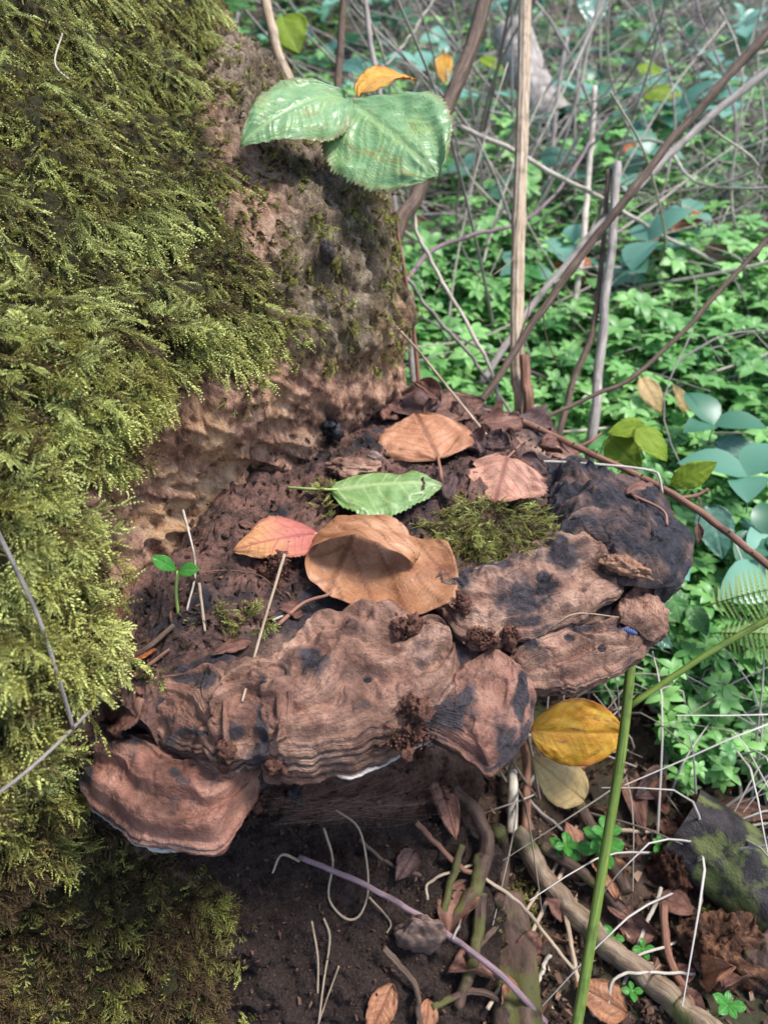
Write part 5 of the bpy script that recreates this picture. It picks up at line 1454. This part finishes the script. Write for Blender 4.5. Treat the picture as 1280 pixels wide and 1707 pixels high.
# green seedling
def sprout(name, px, py, h, leaves, label, group=None, base=None, lean=(0, 0), mat='sprout', size=.012, whorls=1, seed=0, stem_r=.0008):
    r = np.random.default_rng(seed)
    b0 = hit(px, py) if base is None else np.asarray(base)
    root = link(name, None, label=label, cat='seedling', group=group)
    root.location = b0
    top = np.array([lean[0], lean[1], h])
    c = arclen(np.array([[0, 0, -.004], top * .5 + np.array([lean[0] * .3, 0, 0]), top]), 14)
    v, f, tc = tube(c, np.linspace(stem_r * 1.2, stem_r, 14), 8, True, .05)
    link('stalk', make_mesh('stalk', v, f, True, dict(tc=tc)), SM['lgreen'], root)
    for w in range(whorls):
        p = c[-1 - int(w * 13 / max(1, whorls + .5))]
        for k in range(leaves):
            a = 2 * math.pi * k / leaves + w * .8 + r.uniform(-.25, .25)
            d_ = np.array([math.cos(a), math.sin(a), r.uniform(.05, .4)])
            L = size * r.uniform(.8, 1.15) * (1 + .25 * w)
            M_, L = frame(p, p + d_ * L, np.array([0, -.25, 1.0]))
            v, f, ve, tc = blade(L, L * .62, 'spoon', 14, 9, .1, .06, 0, 0, .03, 6, 0, 4, .0006, seed + k)
            o = link('leaf', make_mesh('leaf', v, f, True, dict(vein=ve, tc=tc)), LM[mat], root)
            o.matrix_local = M_
    return root
sd0 = hit(296, 1022)
s1 = link('green_seedling', None, label='bright green seedling with two rounded leaves beside the moss', cat='seedling')
s1.location = sd0
hp = at(296, 952, depth(sd0) - .01) - sd0
c = arclen(np.array([[0, 0, -.004], hp * .5 + np.array([-.001, 0, 0]), hp]), 16)
v, f, tc = tube(c, np.linspace(.0012, .0009, 16), 8)
link('stalk', make_mesh('stalk', v, f, True, dict(tc=tc)), SM['lgreen'], s1)
for (x1, y1, wr, sd2) in ((252, 928, .5, 1), (332, 950, .55, 2)):
    tip = at(x1, y1, depth(sd0) - .018) - sd0
    M_, L = frame(hp, tip, np.array([0, -.55, .8]))
    v, f, ve, tc = blade(L, L * wr, 'spoon', 30, 17, .12, .10, 0, 0, .02, 6, 0, 3, .0005, sd2)
    o = link('leaf', make_mesh('leaf', v, f, True, dict(vein=ve, tc=tc)), LM['sprout'], s1)
    o.matrix_local = M_
for i, (px, py, h, sz, lv, wh, lb) in enumerate([(985, 1440, .055, .015, 4, 3, 'light green seedling in front of the cream leaf'), (1078, 1432, .02, .010, 5, 1, 'small green rosette beside the rotten log'), (1180, 1700, .03, .013, 5, 1, 'green seedling below the rotten chunk'),
                                     (1070, 1588, .015, .010, 4, 1, 'tiny seedling by the sharp bent straw'), (1035, 1580, .015, .010, 3, 1, 'tiny seedling beside the green cane'), (1148, 1290, .03, .014, 3, 1, 'round-leaved seedling beyond the bent stems'), (940, 1425, .03, .013, 4, 2, 'low seedling under the cream leaf'),
                                     (1065, 1660, .012, .009, 4, 1, 'tiny rosette at the foot of the log'), (1110, 1180, .05, .016, 4, 3, 'leafy seedling behind the green cane'), (1275, 1260, .05, .016, 4, 2, 'leafy seedling at the edge of the grass')]):
    sprout('seedling', px, py, h, lv, lb, 'seedlings in the litter', size=sz, whorls=wh, seed=500 + i, lean=(rnd.uniform(-.01, .01), rnd.uniform(-.01, .01)))
# ================================================================== loose moss on the shelf and litter
def moss_patch(name, px, py, rx, ry, k, label, protos, tint, scl=1.0, lift=.0, seed=0, spread=.9, up=.5):
    r = np.random.default_rng(seed)
    pts, dirs = [], []
    for _ in range(k):
        a, q = r.uniform(0, 2 * np.pi), math.sqrt(r.random())
        p = hit(px + rx * q * math.cos(a), py + ry * q * math.sin(a))
        pts.append(p + np.array([0, 0, lift * (1 - q * q) * r.random()]))
        dirs.append([math.cos(a) * spread + r.normal() * .5, -math.sin(a) * spread + r.normal() * .5, up + r.normal() * .45])
    pts, dirs = np.array(pts), np.array(dirs)
    d_ = depth(pts)
    ok = d_ < np.median(d_) + .08
    pts, dirs = pts[ok], dirs[ok]
    b = pts.mean(0)
    o = scatter(name, protos, pts, frame_euler(dirs, np.tile(UP, (len(pts), 1)) + r.normal(size=(len(pts), 3)) * .4), scl * (.5 + .7 * r.random(len(pts))), np.clip(tint + .3 * r.normal(size=len(pts)), 0, 1), base=b, label=label, cat='moss')
    o.location = b
    return o
moss_patch('moss_tuft', 822, 882, 104, 44, 520, 'loose olive moss tuft lying on the fungus below the rose leaf', strand, .62, .74, .016, 1, up=.12)
moss_patch('moss_tuft', 780, 905, 60, 26, 120, 'greener moss fringe at the front of the loose tuft', feather, .75, .45, .008, 2)
moss_patch('moss_sprig', 541, 840, 12, 34, 22, 'few moss sprigs under the green leaf stalk', feather, .7, .55, .004, 3, .4, .9)
moss_patch('moss_sprig', 412, 1040, 34, 16, 26, 'yellowish moss sprigs beside the curled leaf stalk', feather, .55, .55, .004, 4, .8, .3)
moss_patch('moss_sprig', 270, 1130, 20, 12, 16, 'short moss sprigs behind the banded shelf', feather, .7, .4, .003, 5, .8, .5)
moss_patch('moss_sprig', 345, 1030, 30, 14, 24, 'pale moss threads at the foot of the seedling', strand, .4, .5, .003, 6, .8, .3)
moss_patch('moss_cushion', 1225, 1545, 60, 70, 420, 'light green moss cushion on the rotten chunk', feather, .9, .42, .006, 7, .6, .8)
moss_patch('moss_cushion', 1175, 1450, 30, 30, 60, 'sparse moss on the grey log', feather, .8, .42, .004, 8, .6, .8)
moss_patch('moss_cushion', 868, 1560, 30, 110, 420, 'dull moss along the broad root', tuft, .5, .9, .004, 9, .6, .8)
# ================================================================== undergrowth on the slope behind
def green_mat(name, c0, c1, tr=.35, rough=.4, coat=.0):
    n = NT(name)
    ti = n.attr('tint', 'Fac', 'INSTANCER')
    c = n.mix(ti, lin(c0), lin(c1))
    return n.out(c, rough, .4, coat, tr)
M_herb = green_mat('herb_leaf', (76, 134, 66), (156, 208, 122))
M_ivy = green_mat('broad_leaf', (58, 108, 78), (118, 168, 144), .25, .42, .15)
M_grass = green_mat('dead_grass', (130, 116, 100), (206, 198, 186), .1, .7)
M_fern = green_mat('fern_leaf', (112, 140, 60), (176, 190, 120), .35, .5)
def herb_mesh(seed, h, whorls, lv, size, wr=.5):
    r = np.random.default_rng(seed)
    bag = Bag()
    top = np.array([r.normal() * .012, r.normal() * .012, h])
    c = arclen(np.array([[0, 0, 0], top * .5 + r.normal(size=3) * .004, top]), 8)
    v, f, _ = tube(c, .0007, 3, False)
    bag.add(v, f)
    for w in range(whorls):
        p = c[max(1, int(7 * (1 - w / (whorls + .3))))]
        for k in range(lv):
            a = 2 * math.pi * k / lv + w * .7 + r.uniform(-.3, .3)
            d_ = np.array([math.cos(a), math.sin(a), r.uniform(-.1, .5)])
            d_ /= np.linalg.norm(d_)
            s_ = np.cross(UP, d_)
            s_ /= np.linalg.norm(s_)
            n_ = np.cross(d_, s_)
            L = size * r.uniform(.7, 1.2)
            W = L * wr / 2
            us = np.linspace(0, 1, 7)
            ww = np.sin(np.pi * us ** .85) ** .75 * W
            bend = us * (1 - us) * .25 * L - us ** 3 * .12 * L
            mid = p + np.outer(us * L, d_) + np.outer(bend, n_)
            lf = mid + np.outer(ww, s_) + np.outer(ww * .22, n_)
            rt = mid - np.outer(ww, s_) + np.outer(ww * .22, n_)
            v = np.stack([lf, mid, rt], 1).reshape(-1, 3)
            bag.add(v, grid_quads(7, 3))
    return bag.mesh('herb', True)
herbs = [proto('herb', herb_mesh(600 + k, .035 + .012 * k, 2 + k % 2, 5 + k % 2, .016 + .003 * (k % 3), .52), M_herb) for k in range(6)]
broad = [proto('broad', herb_mesh(620 + k, .05 + .015 * k, 1, 3, .034 + .006 * k, .72), M_ivy) for k in range(5)]
def blades_mesh(seed, k, h):
    r = np.random.default_rng(seed)
    bag = Bag()
    for _ in range(k):
        a = r.uniform(0, 2 * math.pi)
        L = h * r.uniform(.6, 1.4)
        d_ = np.array([math.cos(a), math.sin(a), 0])
        p0 = r.normal(size=3) * np.array([.02, .02, 0])
        c = arclen(np.array([p0, p0 + d_ * L * r.uniform(.1, .4) + UP * L * r.uniform(.3, .6), p0 + d_ * L * r.uniform(.5, .9) + UP * L * r.uniform(.1, .7)]), 7)
        v, f, _ = tube(c, np.linspace(.0013, .0004, 7), 3, False)
        bag.add(v, f)
    return bag.mesh('blades', True)
grass = [proto('blades', blades_mesh(640 + k, 9, .14), M_grass) for k in range(5)]
def fern_mesh(seed):
    r = np.random.default_rng(seed)
    bag = Bag()
    c = arclen(np.array([[0, 0, 0], [.06, 0, .05], [.16, 0, .06]]), 30)
    v, f, _ = tube(c, np.linspace(.0012, .0003, 30), 4, False)
    bag.add(v, f)
    for i in range(2, 30):
        L = .034 * math.sin(math.pi * (i / 30) ** .7) + .002
        for sg in (-1, 1):
            us = np.linspace(0, 1, 15)
            d_ = np.array([.32, sg, -.12 + r.normal() * .06])
            mid = c[i] + np.outer(us * L, d_)
            wd = (.0027 * (1 - us) ** .6 * (.55 + .75 * (np.arange(15) % 2)))[:, None] * np.array([1.0, -sg * .25, .12])
            v = np.stack([mid + wd, mid, mid - wd], 1).reshape(-1, 3)
            bag.add(v, grid_quads(15, 3))
    return bag.mesh('frond', True)
def slope_points(k, seed, region, power=1.0):
    """ground points seen inside pixel boxes (x0,y0,x1,y1,weight)"""
    r = np.random.default_rng(seed)
    out = []
    w = np.array([b[4] * (b[2] - b[0]) * (b[3] - b[1]) for b in region], float)
    for b in r.choice(len(region), k, p=w / w.sum()):
        x0, y0, x1, y1, _ = region[b]
        out.append((r.uniform(x0, x1), r.uniform(y0, y1)))
    out = np.array(out)
    return gat_many(out[:, 0], out[:, 1]), r
def clear(p):
    """keep plants off the stump and the hidden ground right behind it"""
    px, py = topix(p)
    return ~((p[:, 0] < .02) & (p[:, 1] < 1.0)) & (depth(p) > .72)
P_, r = slope_points(5400, 31, [(640, 480, 1290, 830, 3), (1000, 800, 1330, 1170, 3.2), (640, 300, 1290, 520, .9), (340, -20, 1290, 320, .7), (1100, 1120, 1330, 1330, .8)])
P_ = P_[clear(P_)]
dm = fbm(P_, 3.2, 2, 99)
P_ = P_[dm > -.55]
k = len(P_)
scatter('herb_cover', herbs, P_, np.stack([r.normal(size=k) * .2, r.normal(size=k) * .2, r.uniform(0, 6.28, k)], 1), (.75 + .6 * r.random(k)) * np.clip(depth(P_) / 1.3, .7, 1.2), np.clip(.5 + .4 * fbm(P_, 6, 2, 98) + .25 * r.normal(size=k), 0, 1), label='bright green small-leaved herbs covering the slope behind', cat='ground cover')
P_, r = slope_points(400, 32, [(340, -20, 1290, 330, 2.5), (640, 300, 1290, 560, .8), (1080, 680, 1300, 1050, .2)])
P_ = P_[clear(P_)]
k = len(P_)
scatter('bramble_cover', broad, P_, np.stack([r.normal(size=k) * .3, r.normal(size=k) * .3, r.uniform(0, 6.28, k)], 1), .7 + .9 * r.random(k), r.random(k), label='dark blue-green bramble foliage on the slope', cat='ground cover')
P_, r = slope_points(640, 33, [(640, -20, 1290, 420, 3), (640, 400, 1290, 700, .8), (1080, 1080, 1330, 1420, .45), (860, 1120, 1120, 1330, .25)])
P_ = P_[clear(P_)]
k = len(P_)
scatter('dead_grass', grass, P_, np.stack([r.normal(size=k) * .3, r.normal(size=k) * .3, r.uniform(0, 6.28, k)], 1), .6 + .9 * r.random(k), r.random(k), label='tangled pale dead grass on the slope', cat='grass')
fern = fern_mesh(3)
for i, (px, py, a, sc, lb) in enumerate([(1175, 1010, .2, .85, 'pale green fern frond above the green cane branch'), (1190, 1055, -.3, .8, 'second pale fern frond crossing the green cane branch')]):
    o = link('fern_frond', fern, M_fern, label=lb, cat='fern', group='fern fronds under the thorny stem')
    o.location = at(px, py, .78)
    o.rotation_euler = (.5, .1, a)
    o.scale = (sc, sc, sc)
# dry stems lying and leaning through the tangle: each a thing of its own
kinds = []
for k in range(10):
    r = np.random.default_rng(700 + k)
    L = .30 + .04 * k
    c = arclen(np.array([[0, 0, 0], [L * .35, r.normal() * .02, r.normal() * .012], [L * .7, r.normal() * .03, r.normal() * .02], [L, r.normal() * .05, r.normal() * .03]]), 16)
    v, f, tc = tube(c, np.linspace(.0022, .0010, 16), 6, True, .1, k)
    kinds.append([make_mesh('dry_cane', v, f, True, dict(tc=tc)) for _ in range(3)])
    for me, m in zip(kinds[-1], ('grey', 'pale', 'purple')):
        me.materials.append(SM[m])
LBL = ('thin grey dead cane lying in the tangle on the slope', 'thin whitish dead cane lying in the tangle on the slope', 'thin purplish dead cane lying in the tangle on the slope')
r = np.random.default_rng(77)
boxes = [(660, -10, 1290, 330, 135), (680, 330, 1290, 560, 80), (680, 560, 1290, 760, 25), (1150, 1050, 1310, 1380, 26), (350, -10, 650, 160, 22)]
for (x0, y0, x1, y1, cnt) in boxes:
    for _ in range(cnt):
        p = gat(r.uniform(x0, x1), r.uniform(y0, y1), .015 + .05 * r.random())
        if depth(p) < .86:
            continue
        m = int(r.choice(3, p=(.5, .36, .14)))
        steep = r.random() < .3
        o = link('dry_cane', kinds[r.integers(0, 10)][m], label=LBL[m], cat='dead stem', group=('grey', 'whitish', 'purplish')[m] + ' dead canes on the slope')
        d_ = np.array([r.normal(), r.normal() * .7, (r.uniform(.6, 2) if steep else r.uniform(-.05, .45))])
        M_, _ = frame(p, p + d_ / np.linalg.norm(d_), np.array([0.1, .2, 1]))
        sc = r.uniform(.6, 1.2) * min(1.5, max(.8, depth(p)))
        o.matrix_world = M_ @ Matrix.Scale(sc, 4)
# fallen grey log in the tangle, dark hollow log
lg2, _ = log('fallen_log', [at(850, 60, 2.0), at(890, 150, 1.9), at(930, 210, 1.8)], .05, .045, SM['grey'], M_rot, 'short fallen grey log in the tangle behind the tall stalk', 15)
lg3, _ = log('fallen_log', [at(1180, 285, 1.9), at(1240, 280, 1.9), at(1320, 270, 1.9)], .05, .05, SM['slate'], M_rot, 'dark hollow log half buried in the tangle', 16)
# dead leaves strewn on the slope
cr_me = []
for k in range(4):
    v, f, ve, tc = blade(.05, .034, 'ovate', 20, 13, .1, .1, .8 - .3 * k, .5, .10, 10, .05, 6, .001, 800 + k)
    cr_me.append([make_mesh('strewn_leaf', v, f, True, dict(vein=ve, tc=tc)) for _ in range(4)])
    for me, m in zip(cr_me[-1], ('tan', 'dark', 'rose', 'autumn')):
        me.materials.append(LM[m])
LB2 = ('small tan dead leaf strewn on the slope', 'small dark brown dead leaf strewn on the slope', 'small pinkish dead leaf strewn on the slope', 'small rust-red dead leaf strewn on the slope')
for (x0, y0, x1, y1, cnt) in [(660, 0, 1290, 600, 34), (900, 1180, 1280, 1707, 34), (690, 1420, 900, 1700, 5), (1000, 600, 1290, 1100, 10)]:
    for _ in range(cnt):
        p = hit(r.uniform(x0, x1), r.uniform(y0, y1), .006)
        if depth(p) < .56:
            continue
        m = int(r.choice(4, p=(.2, .58, .16, .06)))
        low_ = y0 > 1100
        o = link('strewn_leaf', cr_me[r.integers(0, 4)][m], label=LB2[m] if not low_ else LB2[m].replace('strewn on the slope', 'in the litter below the fungus'), cat='leaf', group='strewn ' + ('tan', 'dark', 'pinkish', 'rust-red')[m] + ' leaves ' + ('below' if low_ else 'behind'))
        o.location = p
        o.rotation_euler = (r.normal() * .5, r.normal() * .5, r.uniform(0, 6.28))
        s_ = r.uniform(.5, 1.1)
        o.scale = (s_, s_, s_)
# chips and crumbs of litter, past counting
chip = []
for k in range(5):
    rr = np.random.default_rng(900 + k)
    a = rr.normal(size=(8, 3)) * np.array([.005, .0028, .0014])
    import bmesh
    bm = bmesh.new()
    for q in a:
        bm.verts.new(q)
    bmesh.ops.convex_hull(bm, input=bm.verts)
    me = bpy.data.meshes.new('chip')
    bm.to_mesh(me)
    bm.free()
    chip.append(me)
n = NT('litter_chip')
ti = n.attr('tint', 'Fac', 'INSTANCER')
M_chip = n.out(n.ramp(ti, [(0, lin((30, 24, 22))), (.5, lin((84, 60, 48))), (.8, lin((120, 90, 74))), (1, lin((170, 140, 116)))]), .8, .25)
chips = [proto('chip', m, M_chip) for m in chip]
hm = humus * inview
P_, N_, X_, Y_, r = on_stump(hm, 5200, 47)
k = len(P_)
scatter('humus_crumbs', chips, P_ + N_ * .001, r.uniform(0, 6.28, (k, 3)), .10 + .35 * r.random(k) ** 2, r.random(k) * .7, stump, SBASE)
P_, r = slope_points(4200, 41, [(640, 1150, 1330, 1760, 1)])
k = len(P_)
scatter('litter_chips', chips, P_ + np.array([0, 0, .002]), r.uniform(0, 6.28, (k, 3)), .3 + .9 * r.random(k) ** 3, r.random(k), label='crumbs and chips of rotting litter on the forest floor', cat='litter')
pts = []
r = np.random.default_rng(43)
while len(pts) < 1700:
    x, y = r.uniform(190, 960), r.uniform(650, 1110)
    p = hit(x, y)
    if depth(p) < .80 and p[2] > -.02 and abs(p[2]) < .05:
        pts.append(p)
P_ = np.array(pts)
px, py = topix(P_)
SOILP = [(190, 1140), (215, 1010), (330, 850), (430, 770), (540, 715), (650, 670), (800, 670), (940, 760), (930, 850), (800, 900), (720, 950), (600, 985), (500, 1020), (420, 1060), (310, 1100), (240, 1170)]
ok = poly_sd(SOILP, px, py) < 0
P_ = P_[ok]
k = len(P_)
scatter('soil_crumbs', chips, P_ + np.array([0, 0, .001]), r.uniform(0, 6.28, (k, 3)), .15 + .55 * r.random(k) ** 2, r.random(k) * .62, label='crumbs of bark and soil behind the shelf', cat='soil')
